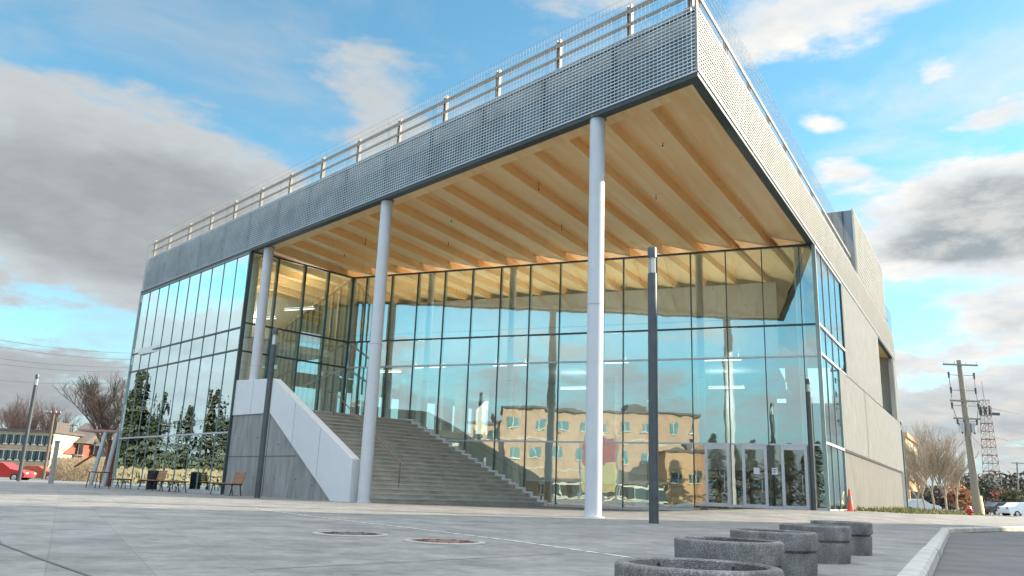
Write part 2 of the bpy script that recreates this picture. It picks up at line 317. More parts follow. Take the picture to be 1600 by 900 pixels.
def aggregate_mat():
    m = bpy.data.materials.new('exposed_aggregate'); m.use_nodes = True; t = m.node_tree; b = t.nodes['Principled BSDF']; L_ = t.links
    tcn = t.nodes.new('ShaderNodeTexCoord'); vo = t.nodes.new('ShaderNodeTexVoronoi'); vo.inputs['Scale'].default_value = 210
    L_.new(tcn.outputs['Object'], vo.inputs['Vector'])
    r = t.nodes.new('ShaderNodeValToRGB'); e = r.color_ramp.elements; e[0].position = 0; e[0].color = (.10, .10, .10, 1); e[1].position = 1; e[1].color = (.28, .275, .265, 1)
    x = e.new(.5); x.color = (.15, .15, .16, 1)
    sp = t.nodes.new('ShaderNodeSeparateColor'); L_.new(vo.outputs['Color'], sp.inputs[0]); L_.new(sp.outputs[0], r.inputs[0])
    n = t.nodes.new('ShaderNodeTexNoise'); n.inputs['Scale'].default_value = 5; n.inputs['Detail'].default_value = 5; L_.new(tcn.outputs['Object'], n.inputs[0])
    mr = t.nodes.new('ShaderNodeMapRange'); mr.inputs[1].default_value = .3; mr.inputs[2].default_value = .7; mr.inputs[3].default_value = .5; mr.inputs[4].default_value = 1.5; L_.new(n.outputs['Fac'], mr.inputs[0])
    s_ = t.nodes.new('ShaderNodeVectorMath'); s_.operation = 'SCALE'; L_.new(r.outputs[0], s_.inputs[0]); L_.new(mr.outputs[0], s_.inputs[3])
    L_.new(s_.outputs[0], b.inputs['Base Color']); b.inputs['Roughness'].default_value = .85
    bp = t.nodes.new('ShaderNodeBump'); bp.inputs['Strength'].default_value = .9; bp.inputs['Distance'].default_value = .006; bp.invert = True
    L_.new(vo.outputs['Distance'], bp.inputs['Height']); L_.new(bp.outputs[0], b.inputs['Normal'])
    return m
M['agg'] = aggregate_mat()
def concrete_wall_mat(name, c1, c2):
    m = bpy.data.materials.new(name); m.use_nodes = True; t = m.node_tree; b = t.nodes['Principled BSDF']; L_ = t.links
    tcn = t.nodes.new('ShaderNodeTexCoord'); mp = t.nodes.new('ShaderNodeMapping'); mp.inputs['Scale'].default_value = (1.6, 1.6, .35)
    L_.new(tcn.outputs['Object'], mp.inputs[0])
    n = t.nodes.new('ShaderNodeTexNoise'); n.inputs['Scale'].default_value = 2.0; n.inputs['Detail'].default_value = 9; n.inputs['Roughness'].default_value = .65; n.inputs['Distortion'].default_value = .5
    L_.new(mp.outputs[0], n.inputs[0]); r = t.nodes.new('ShaderNodeValToRGB'); e = r.color_ramp.elements; e[0].position = .3; e[1].position = .7
    e[0].color = (*c1, 1); e[1].color = (*c2, 1); L_.new(n.outputs['Fac'], r.inputs[0])
    L_.new(r.outputs[0], b.inputs['Base Color']); b.inputs['Roughness'].default_value = .85
    return m
M['conc'] = concrete_wall_mat('board_marked_concrete', (.19, .195, .195), (.33, .33, .325))
M['concb'] = concrete_wall_mat('base_wall_concrete', (.085, .085, .08), (.15, .147, .138))

# ---------------------------------------------------------------- mesh helpers
class MB:
    def __init__(s): s.v = []; s.f = []; s.m = []; s.mats = []
    def mi(s, m):
        if m not in s.mats: s.mats.append(m)
        return s.mats.index(m)
    def face(s, pts, m):
        i = len(s.v); s.v += [tuple(p) for p in pts]; s.f.append(tuple(range(i, i + len(pts)))); s.m.append(s.mi(m))
    def prism(s, pts, z0, z1, m):
        # pts: xy list; z0, z1 numbers or lists
        n = len(pts); a = z0 if isinstance(z0, (list, tuple)) else [z0] * n; b = z1 if isinstance(z1, (list, tuple)) else [z1] * n
        i = len(s.v)
        for p, z in zip(pts, a): s.v.append((p[0], p[1], z))
        for p, z in zip(pts, b): s.v.append((p[0], p[1], z))
        k = s.mi(m); s.f.append(tuple(range(i + n - 1, i - 1, -1))); s.m.append(k); s.f.append(tuple(range(i + n, i + 2 * n))); s.m.append(k)
        for j in range(n):
            q = (j + 1) % n; s.f.append((i + j, i + q, i + n + q, i + n + j)); s.m.append(k)
    def fbox(s, F, a0, a1, b0, b1, z0, z1, m):
        # box in a frame function F(a, b, z)
        i = len(s.v)
        for z in (z0, z1):
            for (a, b) in ((a0, b0), (a1, b0), (a1, b1), (a0, b1)): s.v.append(tuple(F(a, b, z)))
        k = s.mi(m)
        for q in ((3, 2, 1, 0), (4, 5, 6, 7), (0, 1, 5, 4), (1, 2, 6, 5), (2, 3, 7, 6), (3, 0, 4, 7)):
            s.f.append(tuple(i + x for x in q)); s.m.append(k)
    def box(s, c, size, m, rz=0.0):
        cx, cy_, cz = c; hx, hy, hz = size[0] / 2, size[1] / 2, size[2] / 2; ca, sa = math.cos(rz), math.sin(rz)
        F = lambda a, b, z: (cx + a * ca - b * sa, cy_ + a * sa + b * ca, z)
        s.fbox(F, -hx, hx, -hy, hy, cz - hz, cz + hz, m)
    def tube(s, p0, p1, r0, r1, m, n=8, cap=True):
        p0 = Vector(p0); p1 = Vector(p1); d = (p1 - p0)
        if d.length < 1e-6: return
        d.normalize(); a = Vector((1, 0, 0)) if abs(d.x) < .9 else Vector((0, 1, 0)); u = d.cross(a).normalized(); w = d.cross(u)
        i = len(s.v)
        for p, r_ in ((p0, r0), (p1, r1)):
            for j in range(n):
                t = 2 * math.pi * j / n; s.v.append(tuple(p + (u * math.cos(t) + w * math.sin(t)) * r_))
        k = s.mi(m)
        for j in range(n):
            q = (j + 1) % n; s.f.append((i + j, i + n + j, i + n + q, i + q)); s.m.append(k)
        if cap: s.f.append(tuple(range(i, i + n))); s.m.append(k); s.f.append(tuple(range(i + 2 * n - 1, i + n - 1, -1))); s.m.append(k)
    def lathe(s, c, prof, m, n=32, close=False):
        i = len(s.v); k = s.mi(m)
        for (r_, z) in prof:
            for j in range(n):
                t = 2 * math.pi * j / n; s.v.append((c[0] + r_ * math.cos(t), c[1] + r_ * math.sin(t), c[2] + z))
        for a in range(len(prof) - 1):
            for j in range(n):
                q = (j + 1) % n; s.f.append((i + a * n + j, i + a * n + q, i + (a + 1) * n + q, i + (a + 1) * n + j)); s.m.append(k)
        if close:
            a = len(prof) - 1
            s.f.append(tuple(i + a * n + j for j in range(n))); s.m.append(k)
    def build(s, name, parent=None, smooth=False, loc=None):
        me = bpy.data.meshes.new(name); me.from_pydata(s.v, [], s.f); 
        for m in s.mats: me.materials.append(m)
        me.polygons.foreach_set('material_index', s.m)
        if smooth: me.polygons.foreach_set('use_smooth', [True] * len(s.f))
        me.update()
        o = bpy.data.objects.new(name, me); C.objects.link(o)
        if smooth:
            try: me.set_sharp_from_angle(angle=R(35))
            except Exception: pass
        if parent:
            o.parent = parent
        if loc: o.location = loc
        return o
def thing(name, label, cat, loc=(0, 0, 0), rz=0.0, group=None):
    o = bpy.data.objects.new(name, None); C.objects.link(o); o.location = loc; o.rotation_euler = (0, 0, rz)
    o.empty_display_size = .3
    o['label'] = label; o['category'] = cat
    if group: o['group'] = group
    return o
def tag(o, label, cat, group=None):
    o['label'] = label; o['category'] = cat
    if group: o['group'] = group
    return o
def struct(o, kind='structure'):
    o['kind'] = kind; return o
def dup(root, loc=None, rz=None, label=None, group=None, scale=None):
    r = root.copy(); C.objects.link(r)
    if loc is not None: r.location = loc
    if rz is not None: r.rotation_euler = (0, 0, rz)
    if label: r['label'] = label
    if group: r['group'] = group
    if scale: r.scale = scale
    for ch in list(root.children):
        c = ch.copy(); C.objects.link(c); c.parent = r
        for g_ in list(ch.children):
            d_ = g_.copy(); C.objects.link(d_); d_.parent = c
    return r

# ================================================================ GROUND
def grid_patch(name, a, b, c, d, nu, nv, m, dz=0.0, fu=None, fv=None):
    # bilinear patch a-b-c-d draped on the terrain
    vs_, fs = [], []
    a, b, c, d = map(Vector, (a, b, c, d))
    for i in range(nu + 1):
        u = i / nu; u = fu(u) if fu else u
        for j in range(nv + 1):
            v = j / nv; v = fv(v) if fv else v
            p = (a * (1 - u) + b * u) * (1 - v) + (d * (1 - u) + c * u) * v
            vs_.append((p.x, p.y, gz(p.x, p.y) + dz))
    for i in range(nu):
        for j in range(nv):
            k = i * (nv + 1) + j; fs.append((k, k + nv + 1, k + nv + 2, k + 1))
    me = bpy.data.meshes.new(name); me.from_pydata(vs_, [], fs); me.materials.append(m); me.update()
    n = sum(p.normal.z for p in me.polygons)
    if n < 0: me.flip_normals()
    me.polygons.foreach_set('use_smooth', [True] * len(fs))
    o = bpy.data.objects.new(name, me); C.objects.link(o); return o
KD = Vector((0.4807, 0.8769)); K1 = Vector((11.95, 22.85)); K0 = K1 - KD * 60; K2D = Vector((0.757, 0.654)); K2 = K1 + K2D * 90
KN = Vector((KD.y, -KD.x)); K2N = Vector((K2D.y, -K2D.x))
q3 = lambda p: (p.x, p.y)
struct(grid_patch('plaza_paving', q3(K0), q3(K1), q3(K1 + Vector((-120, 60))), q3(K0 + Vector((-120, 0))), 110, 150, M['paving']))
struct(grid_patch('sidewalk', q3(K1), q3(K2), q3(K2 + Vector((-100, 90))), q3(K1 + Vector((-120, 60))), 110, 150, M['paving']))
def fs_(u): x = 2 * u - 1; return 0.5 + 0.5 * (0.06 * x + 0.94 * x ** 5)
struct(grid_patch('ground', (-3000, -3000), (3000, -3000), (3000, 3000), (-3000, 3000), 90, 90, M['asphalt'], -0.135, fs_, fs_))
# kerbs: chamfered concrete, in lengths with open joints
def kerb(name, p0, p1, nrm):
    mb = MB(); L_ = (p1 - p0).length; d = (p1 - p0).normalized(); n = int(L_ / 1.8)
    rr = random.Random(3)
    for i in range(n):
        a = p0 + d * (i * L_ / n + .006); b = p0 + d * ((i + 1) * L_ / n - .006); j = rr.uniform(-.006, .006)
        prof = [(0.002, -.13), (0.002, .004), (.06, .008), (.15, .004), (.185, -.03), (.20, -.125)]
        for k in range(len(prof)):
            (x0, z0), (x1, z1) = prof[k], prof[(k + 1) % len(prof)]
            P = lambda q, x, z: (q.x + nrm.x * (x + j), q.y + nrm.y * (x + j), gz(q.x, q.y) + z)
            mb.face([P(a, x0, z0), P(b, x0, z0), P(b, x1, z1), P(a, x1, z1)], M['kerb'])
        for q in (a, b): mb.face([(q.x + nrm.x * (x + j), q.y + nrm.y * (x + j), gz(q.x, q.y) + z) for x, z in prof], M['kerb'])
    return struct(mb.build(name))
kerb('kerb', K0, K1 + KD * .12, KN)
kerb('kerb', K1 + K2D * .02 , K2, K2N)
# pale paver line across the plaza and two dark joints
def strip(name, pts, w, m, dz, dash=None):
    mb = MB()
    for i in range(len(pts) - 1):
        a, b = Vector(pts[i]), Vector(pts[i + 1]); L_ = (b - a).length; d = (b - a).normalized(); nn = Vector((-d.y, d.x)) * w / 2
        step = dash[0] if dash else .8; t = 0
        while t < L_:
            t1 = min(L_, t + (dash[1] if dash else step)); p, q = a + d * t, a + d * t1
            mb.face([(p.x - nn.x, p.y - nn.y, gz(p.x, p.y) + dz), (q.x - nn.x, q.y - nn.y, gz(q.x, q.y) + dz), (q.x + nn.x, q.y + nn.y, gz(q.x, q.y) + dz), (p.x + nn.x, p.y + nn.y, gz(p.x, p.y) + dz)], m); t += step
    return mb.build(name)
struct(strip('paving_line', [(-5.2, 17.6), (-3.47, 14.88), (-1.31, 11.85), (0.11, 9.72), (1.06, 7.99), (2.0, 6.4), (3.1, 4.3)], .055, M['line'], .004, (.30, .24)))
mj = mat('dark_joint', (0.10, 0.10, 0.10), .9)
struct(strip('paving_joint', [(-5.4, 8.9), (-3.97, 6.73), (-3.12, 5.74), (-2.2, 4.7)], .025, mj, .004))
struct(strip('paving_joint', [(-1.6, 5.5), (-.7, 6.5), (.6, 8.0)], .014, mj, .004))

# manholes
def manhole(loc, rad, lab, m_in):
    t = thing('manhole', lab, 'manhole cover', (loc[0], loc[1], 0.0), group='manhole covers in the plaza')
    mb = MB(); mb.lathe((0, 0, 0), [(rad * 1.2, .003), (rad * 1.18, .012), (rad * 1.02, .016), (rad, .006)], M['ring'], 40); mb.build('collar', t)
    mb = MB(); mb.lathe((0, 0, 0), [(rad, .004), (rad * .93, .010), (rad * .9, .006), (rad * .5, .006), (rad * .46, .011), (rad * .1, .006)], m_in, 40, True)
    for k in range(10):
        a = k * math.pi / 5; mb.box((math.cos(a) * rad * .7, math.sin(a) * rad * .7, .010), (.10, .03, .010), m_in, a)
    mb.build('lid', t)
rust = mat('rusty_iron', (0.15, 0.075, 0.055), .8, .1, .4, 12)
dirt_iron = mat('dark_cast_iron', (0.07, 0.065, 0.055), .8, .1, .3, 12)
manhole((-1.76, 9.78), .37, 'dark iron manhole cover with pale collar, farther left of the two', dirt_iron)
manhole((-.62, 9.04), .37, 'rust brown manhole cover with pale collar, nearer of the two', rust)

# ================================================================ LIBRARY BUILDING
bld = thing('glass_civic_building', 'large modern building with glass walls, mesh fascia and wood soffit on tall columns', 'building', (0, 0, 0))
BEND = FC + gB * 46.0; FL = FC + eA * 37.1; BL = FL + mA * 30
roof_poly = [FC, BEND, BL, FL]
ins = lambda poly, d: poly
# roof slab
mb = MB()
A2 = lambda s, u: A(s, u, 0).xy
B2 = lambda s, v: Bf(s, v, 0).xy
cin = FC + eA * .0
# inset polygon (0.3 m)
def inset(poly, d):
    out = []; n = len(poly)
    for i in range(n):
        p0, p1, p2 = poly[i - 1], poly[i], poly[(i + 1) % n]
        d1 = (p1 - p0).normalized(); d2 = (p2 - p1).normalized(); n1_ = Vector((-d1.y, d1.x)); n2_ = Vector((-d2.y, d2.x))
        bis = (n1_ + n2_).normalized(); out.append(p1 + bis * (d / max(.2, bis.dot(n1_))))
    return out
pin = inset(roof_poly, .33)
mb.prism([(p.x, p.y) for p in inset(roof_poly, .15)], 12.1, 12.62, M['roofm'])
mb.build('roof', bld)
# fascia backing (corrugated) : front A, side B, far sides
def corrug(mb, F, s0, s1, v, z0, z1, m, pitch=.16, amp=.03):
    n = int((s1 - s0) / (pitch / 2)); 
    for i in range(n):
        a, b = s0 + i * pitch / 2, s0 + (i + 1) * pitch / 2
        va, vb = (v, v + amp) if i % 2 else (v + amp, v)
        mb.face([F(a, va, z0), F(b, vb, z0), F(b, vb, z1), F(a, va, z1)], m)
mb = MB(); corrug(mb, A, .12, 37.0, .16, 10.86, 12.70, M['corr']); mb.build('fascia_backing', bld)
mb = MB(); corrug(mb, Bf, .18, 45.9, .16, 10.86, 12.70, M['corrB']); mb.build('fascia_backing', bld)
# inner lining behind backing + far sides
mb = MB()
mb.fbox(A, .3, 36.9, .22, .30, 10.9, 12.7, M['flash']); mb.fbox(Bf, .4, 45.7, .22, .30, 10.9, 12.7, M['flash'])
mb.build('fascia_lining', bld)
# flashing around the bottom edge
mb = MB()
mb.prism([tuple(A2(-.02, -.03)), tuple(A2(37.12, -.03)), tuple(A2(36.9, .24)), tuple(FC + (inset(roof_poly, .24)[0] - FC))], 10.72, 10.84, M['flash'])
i0 = inset(roof_poly, .24)
mb.prism([tuple(A2(-.02, -.03)), (i0[0].x, i0[0].y), (i0[1].x, i0[1].y), tuple(BEND)], 10.722, 10.842, M['flash'])
mb.fbox(A, 0, 37.1, -.05, -.02, 10.845, 10.885, M['alu']); mb.fbox(Bf, 0, 46, -.05, -.02, 10.845, 10.885, M['alu'])
mb.build('edge_flashing', bld)
# open mesh screen in front of the backing and above it
def screen(F, s0, s1, z0, z1, m, pv, ph, joint=None):
    mb = MB(); n = int((s1 - s0) / pv)
    for i in range(n + 1):
        s_ = s0 + i * (s1 - s0) / n; mb.fbox(F, s_ - .009, s_ + .009, -.012, .012, z0, 12.74, m)
        mb.fbox(F, s_ - .0022, s_ + .0022, -.003, .003, 12.74, z1, M['rail'])
    k = int((z1 - z0) / ph)
    for j in range(k + 1):
        z = z0 + j * (z1 - z0) / k
        if z < 12.74: mb.fbox(F, s0, s1, -.034, -.013, z - .012, z + .012, m)
        elif j % 2 == 0 or j == k: mb.fbox(F, s0, s1, -.017, -.013, z - .003, z + .003, M['rail'])
    if joint:
        s_ = s0 + joint
        while s_ < s1:
            mb.fbox(F, s_ - .012, s_ + .012, .013, .15, z0, 12.7, M['flash']); s_ += joint
    return mb.build('mesh_screen', bld)
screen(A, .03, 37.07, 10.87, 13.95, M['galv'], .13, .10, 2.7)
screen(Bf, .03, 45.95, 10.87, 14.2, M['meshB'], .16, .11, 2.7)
mb = MB(); mb.fbox(A, -.03, .03, -.03, .03, 10.87, 14.3, M['rail']); mb.build('corner_post', bld)
# guard rails behind the mesh
def guard(F, posts, s0, s1, off):
    rl = MB()
    rl.fbox(F, s0, s1, off, off + .05, 13.64, 13.76, M['rail']); rl.fbox(F, s0, s1, off + .002, off + .048, 13.24, 13.31, M['rail'])
    rl.fbox(F, s0, s1, off - .1, off + .12, 12.70, 12.80, M['rail'])
    o = rl.build('guard_rail', bld)
    for s_ in posts:
        p = MB(); p.fbox(F, s_ - .075, s_ - .045, off + .052, off + .16, 12.8, 13.95, M['rail']); p.fbox(F, s_ + .045, s_ + .075, off + .052, off + .16, 12.8, 13.95, M['rail'])
        p.fbox(F, s_ - .044, s_ + .044, off + .085, off + .10, 12.8, 13.9, M['rail']); p.build('post', o)
guard(A, [.36, 2.36] + [2.36 + 2.7 * k for k in range(1, 13)] + [36.9], .1, 37, .22)
guard(Bf, [1.2 + 2.7 * k for k in range(17)], .1, 45.9, .22)
# tower volume on the roof
mb = MB()
tp = [Bf(28.2, .05, 0).xy, Bf(41.6, .05, 0).xy, Bf(41.6, 7.0, 0).xy, Bf(28.2, 7.0, 0).xy]
mb.prism([tuple(p) for p in tp], 12.62, 16.45, M['corr'])
mb.fbox(Bf, 28.1, 41.7, -.02, .04, 12.7, 16.55, M['clad'])
mb.build('roof_tower', bld)
mb = MB()
for i in range(90): mb.fbox(Bf, 28.15 + i * .15, 28.18 + i * .15, -.05, -.021, 12.72, 16.5, M['meshB'])
for i in range(14): mb.fbox(Bf, 28.15, 41.65, -.07, -.051, 12.9 + i * .26, 12.92 + i * .26, M['meshB'])
for i in range(12): mb.fbox(Bf, 28.14, 28.19, .5 + i * .55, .56 + i * .55, 12.7, 16.44, M['flash'])
mb.build('tower_cladding', bld)

# ---- saw-tooth wood ceiling
LINE0 = Rf(20.07, 0, 0).xy; q0 = LINE0.dot(nB); per = 1.46 * dR.dot(nB)
def clip(poly, f):   # keep f(p) <= 0
    out = []
    for i in range(len(poly)):
        a, b = poly[i], poly[(i + 1) % len(poly)]; fa, fb = f(a), f(b)
        if fa <= 0: out.append(a)
        if fa * fb < 0: out.append(a + (b - a) * (fa / (fa - fb)))
    return out
def ceiling(name, region, mt, step=.34):
    mb = MB()
    for k in range(-34, 6):
        qa = q0 + k * per; qb = qa + per
        c_ = clip(list(region), lambda p: qa - p.dot(nB)); 
        if len(c_) < 3: continue
        c_ = clip(c_, lambda p: p.dot(nB) - qb)
        if len(c_) < 3: continue
        zf = lambda p: 10.80 + step * (1 - (p.dot(nB) - qa) / per)
        mb.face([(p.x, p.y, zf(p)) for p in c_][::-1], mt)
        # riser at the line qa: the edge of the region crossing that line
        ed = [p for p in c_ if abs(p.dot(nB) - qa) < 1e-4]
        if len(ed) >= 2:
            a, b = ed[0], ed[-1]; mb.face([(a.x, a.y, 10.80), (b.x, b.y, 10.80), (b.x, b.y, 10.80 + step), (a.x, a.y, 10.80 + step)], mt)
    return mb.build(name, bld)
i1 = inset(roof_poly, .24); i2 = inset(roof_poly, .78)
# region: A side starts .78 in (bulkhead), B side starts .24 in
pA0 = FC + mA * .78
cr_pt = None
def isect(p, d, q, e):
    # p + t d = q + s e
    det = d.x * (-e.y) + e.x * d.y
    r_ = q - p; t = (r_.x * (-e.y) + e.x * r_.y) / det
    return p + d * t
c0 = isect(FC + mA * .78, eA, FC - nB * .24, gB)
region = [c0, FC - nB * .24 + gB * 45.5, BL - mA * .3, FL + mA * .78 - eA * .3]
ceiling('ceiling', region, M['wood'])
mb = MB()
b0 = isect(FC + mA * .24, eA, FC - nB * .24, gB)
mb.prism([tuple(b0), tuple(c0), tuple(FL + mA * .78 - eA * .3), tuple(FL + mA * .24 - eA * .3)], 10.79, 11.3, M['wood'])
mb.build('bulkhead', bld)

# ---- columns under the canopy
def column(p, r_, z0, z1, m=None, par=None, nm='column'):
    mb = MB(); mb.lathe((p[0], p[1], 0), [(r_, z0), (r_, z1)], m or M['column'], 32)
    mb.lathe((p[0], p[1], 0), [(r_ + .07, z0 - .02), (r_ + .07, z0 + .025), (r_ + .002, z0 + .027)], m or M['column'], 32)
    mb.lathe((p[0], p[1], 0), [(r_ + .003, z0 + (z1 - z0) * .5), (r_ + .003, z0 + (z1 - z0) * .5 + .012)], M['rail'], 32)
    mb.lathe((p[0], p[1], 0), [(r_ + .03, z1 - .05), (r_ + .03, z1), (r_, z1)], M['rail'], 32)
    return mb.build(nm, par or bld, smooth=True)
for (x, y) in ((-10.97, 34.86), (-4.72, 28.15), (2.22, 20.78)):
    column((x, y), .215, 0.0, 10.79)

# ---- curtain walls
ZT = [2.70, 6.15, 7.42]
def bay(F, s0, s1, zb, zt, m, side=-1, doorzone=False, mull=None, thick=.034, transoms=(2.70, 6.15, 7.42), tm=None, fin=True):
    w = MB(); mu = mull or M['mull']
    w.fbox(F, s0 - thick / 2, s0 + thick / 2, -.03 if fin else -.006, .10 if fin else .05, zb, zt, mu)
    if fin: w.fbox(F, s0 - thick / 2 + .012, s0 + thick / 2 - .012, .101, .26, zb, zt, M['mullg'])
    tms = tm or [M['alu'], M['alu'], M['mull']]
    for z, t_ in zip(transoms, tms):
        if z > zb + .1: w.fbox(F, s0 + thick / 2, s1 - thick / 2, -.028, .08, z - .035, z + .035, t_)
    if not doorzone: w.fbox(F, s0 + thick / 2, s1 - thick / 2, -.05, .10, zb, zb + .10, M['alu'])
    w.fbox(F, s0 + thick / 2, s1 - thick / 2, -.03, .10, zt - .07, zt, mu)
    o = w.build('window', bld)
    g_ = MB(); zs = [zb + (.10 if not doorzone else 0)] + [z for z in transoms if z > zb + .1] + [zt - .07]
    rr = random.Random(int(s0 * 100) + 5)
    for a, b in zip(zs[:-1], zs[1:]):
        if doorzone and b <= 2.71: continue
        t1, t2 = rr.uniform(-.0025, .0025), rr.uniform(-.003, .003)     # panes never sit quite in one plane
        P = [F(s0 + thick / 2, .02 + t1, a + .035), F(s1 - thick / 2, .02 - t1, a + .035), F(s1 - thick / 2, .02 - t1 + t2, b - .035), F(s0 + thick / 2, .02 + t1 + t2, b - .035)]
        Q = [F(s0 + thick / 2, .034 + t1, a + .035), F(s1 - thick / 2, .034 - t1, a + .035), F(s1 - thick / 2, .034 - t1 + t2, b - .035), F(s0 + thick / 2, .034 + t1 + t2, b - .035)]
        g_.face(P, m)
    if g_.f: g_.build('pane', o)
    return o
S = [0.0, .79] + [2.25 + 1.46 * k for k in range(14)]      # last 21.23
RF = lambda s_, w, z: Rf(s_, w, z)
for i in range(len(S) - 1):
    s0, s1 = S[i], S[i + 1]; p = Rf((s0 + s1) / 2, -.3, 0); dz_ = s0 > 16.8
    bay(RF, s0, s1, gz(p.x, p.y) + .0 if not dz_ else .27, 10.76, M['glass'], doorzone=dz_)
# last narrow piece to the corner
cornR = isect(RC, dR, FC, gB); sc_R = (cornR - RC).dot(dR); sc_B = (cornR - FC).dot(gB)
bay(RF, 21.23, sc_R - .02, .27, 10.76, M['glass'])
# doors
def door(s0, s1):
    d_ = MB(); z0, z1 = .27, 2.66; w = .11
    d_.fbox(RF, s0, s0 + w, -.06, .06, z0, z1, M['alu']); d_.fbox(RF, s1 - w, s1, -.06, .06, z0, z1, M['alu'])
    d_.fbox(RF, s0 + w, s1 - w, -.06, .06, z1 - .17, z1, M['alu']); d_.fbox(RF, s0 + w, s1 - w, -.06, .06, z0, z0 + .14, M['alu'])
    o = d_.build('door', bld)
    g_ = MB(); g_.face([RF(s0 + w, 0, z0 + .14), RF(s1 - w, 0, z0 + .14), RF(s1 - w, 0, z1 - .17), RF(s0 + w, 0, z1 - .17)], M['doorglass']); g_.build('pane', o)
    h = MB(); h.tube(RF(s1 - w - .1, -.12, .85), RF(s1 - w - .1, -.12, 1.55), .014, .014, M['alu'], 8); h.tube(RF(s1 - w - .1, -.12, .9), RF(s1 - w - .05, -.05, .9), .012, .012, M['alu'], 6)
    h.tube(RF(s1 - w - .1, -.12, 1.5), RF(s1 - w - .05, -.05, 1.5), .012, .012, M['alu'], 6); h.build('handle', o)
dd = [(17.30, 18.26), (18.74, 19.68), (20.20, 21.16)]
for a, b in dd: door(a, b)
def sidelight(s0, s1):
    w = MB(); w.fbox(RF, s0, s1, -.05, .08, .27, .37, M['alu']); o = w.build('window', bld)
    g_ = MB(); g_.face([RF(s0, 0, .37), RF(s1, 0, .37), RF(s1, 0, 2.66), RF(s0, 0, 2.66)], M['doorglass']); g_.build('pane', o)
sidelight(16.88, 17.29); sidelight(18.27, 18.73); sidelight(19.69, 20.19)
for s_, lb in ((19.27, 'pale mauve paper notice taped to the middle glass door'), (19.95, 'white paper notice with dark print between two doors')):
    n_ = MB(); n_.fbox(RF, s_ - .11, s_ + .11, -.012, -.006, 1.55, 1.80, M['paper'])
    if s_ > 19.5:
        for k in range(3): n_.fbox(RF, s_ - .08, s_ + .07 - k * .02, -.015, -.0125, 1.73 - k * .06, 1.75 - k * .06, M['black'])
    tag(n_.build('paper_notice'), lb, 'notice')
# soffit joint trims in front of recess wall
# left return of the recess : RC -> GL
GL = A(GLs, 0, 0).xy; lL = (GL - RC).length; dL = (GL - RC).normalized(); nL = Vector((-dL.y, dL.x))
if nL.dot(eA) < 0: nL = -nL
def Lf(s_, w, z): p = RC + dL * s_ + nL * w; return Vector((p.x, p.y, z))
SLL = [0.0, 1.44, 2.78, 4.26]
zb_l = 3.6
for s0, s1 in zip(SLL, SLL[1:] + [lL - .02]):
    bay(Lf, s0, s1, zb_l, 10.76, M['glass'], transoms=(6.15, 7.42), tm=[M['mull'], M['mull']])
# facade A glazing, 10 bays
nb = 10; wA = (37.05 - GLs) / nb
for i in range(nb):
    s0 = GLs + i * wA; p = A(s0, -.4, 0)
    bay(A, s0, s0 + wA, gz(p.x, p.y), 10.70, M['glassA'], thick=.022, mull=M['mullt'], fin=False, transoms=(2.58, 5.85 + .35, 7.2), tm=[M['alu'], M['mull'], M['mull']])
mb = MB(); mb.fbox(A, GLs - .07, GLs + .03, -.05, .12, 0, 10.72, M['mull']); mb.build('corner_mullion', bld)
mb = MB(); mb.fbox(A, 36.98, 37.1, -.05, .3, 0, 10.72, M['mullg']); mb.build('corner_mullion', bld)
# facade B glazing
for (s0, s1, za, zb2) in ((sc_B + .02, 19.6, .28, 2.74), ):
    pass
def bayB(s0, s1, za, zb2, par=bld):
    w = MB(); w.fbox(Bf, s0, s1, -.03, .1, za, za + .05, M['alu']); w.fbox(Bf, s0, s1, -.03, .1, zb2 - .05, zb2, M['alu'])
    w.fbox(Bf, s0, s0 + .03, .0, .08, za + .05, zb2 - .05, M['mullg']); o = w.build('window', bld)
    g_ = MB(); g_.face([Bf(s0 + .05, .03, za + .05), Bf(s1, .03, za + .05), Bf(s1, .03, zb2 - .05), Bf(s0 + .05, .03, zb2 - .05)], M['glassB']); g_.build('pane', o)
for k in range(3):
    a = sc_B + .02 + k * (19.7 - sc_B) / 3; b = a + (19.7 - sc_B) / 3
    bayB(a, b, .28, 2.80); bayB(a, b, 2.80, 6.28)
for k in range(4):
    a = sc_B + .02 + k * (21.8 - sc_B) / 4; b = a + (21.8 - sc_B) / 4
    bayB(a, b, 6.28, 7.45); bayB(a, b, 7.45, 10.70)
mb = MB(); mb.fbox(Bf, sc_B - .06, sc_B + .03, -.05, .1, .25, 10.72, M['mullg']); mb.build('corner_mullion', bld)
mb = MB(); mb.fbox(Bf, 21.8, 21.95, -.02, .3, 6.28, 10.72, M['mull']); mb.fbox(Bf, 19.75, 19.85, -.02, .3, .28, 6.28, M['mullg']); mb.build('jamb', bld)
# cladding on B : panels with fine ribs
def cladding(s0, s1, z0, z1, nm='cladding'):
    mb = MB(); mb.fbox(Bf, s0, s1, .0, .3, z0, z1, M['clad'])
    n = int((s1 - s0) / .16)
    for i in range(n): mb.fbox(Bf, s0 + .05 + i * .16, s0 + .08 + i * .16, -.03, -.002, z0 + .01, z1 - .01, M['meshB'])
    return mb.build(nm, bld)
cladding(21.96, 35.9, 6.33, 10.70); cladding(44.6, 46, 6.33, 10.70)
cladding(19.86, 27.6, 2.86, 6.25); cladding(27.8, 45.6, 2.86, 6.25)
mb = MB(); mb.fbox(Bf, 19.85, 46, .05, .3, 6.25, 6.33, M['flash']); mb.fbox(Bf, 27.6, 27.8, .06, .3, 2.86, 6.25, M['flash']); mb.fbox(Bf, 19.8, 46, .05, .3, 2.78, 2.86, M['flash']); mb.build('shadow_gap', bld)
mb = MB(); mb.fbox(Bf, 19.86, 46, .10, .45, 0, 2.78, M['concb']); mb.build('base_wall', bld)
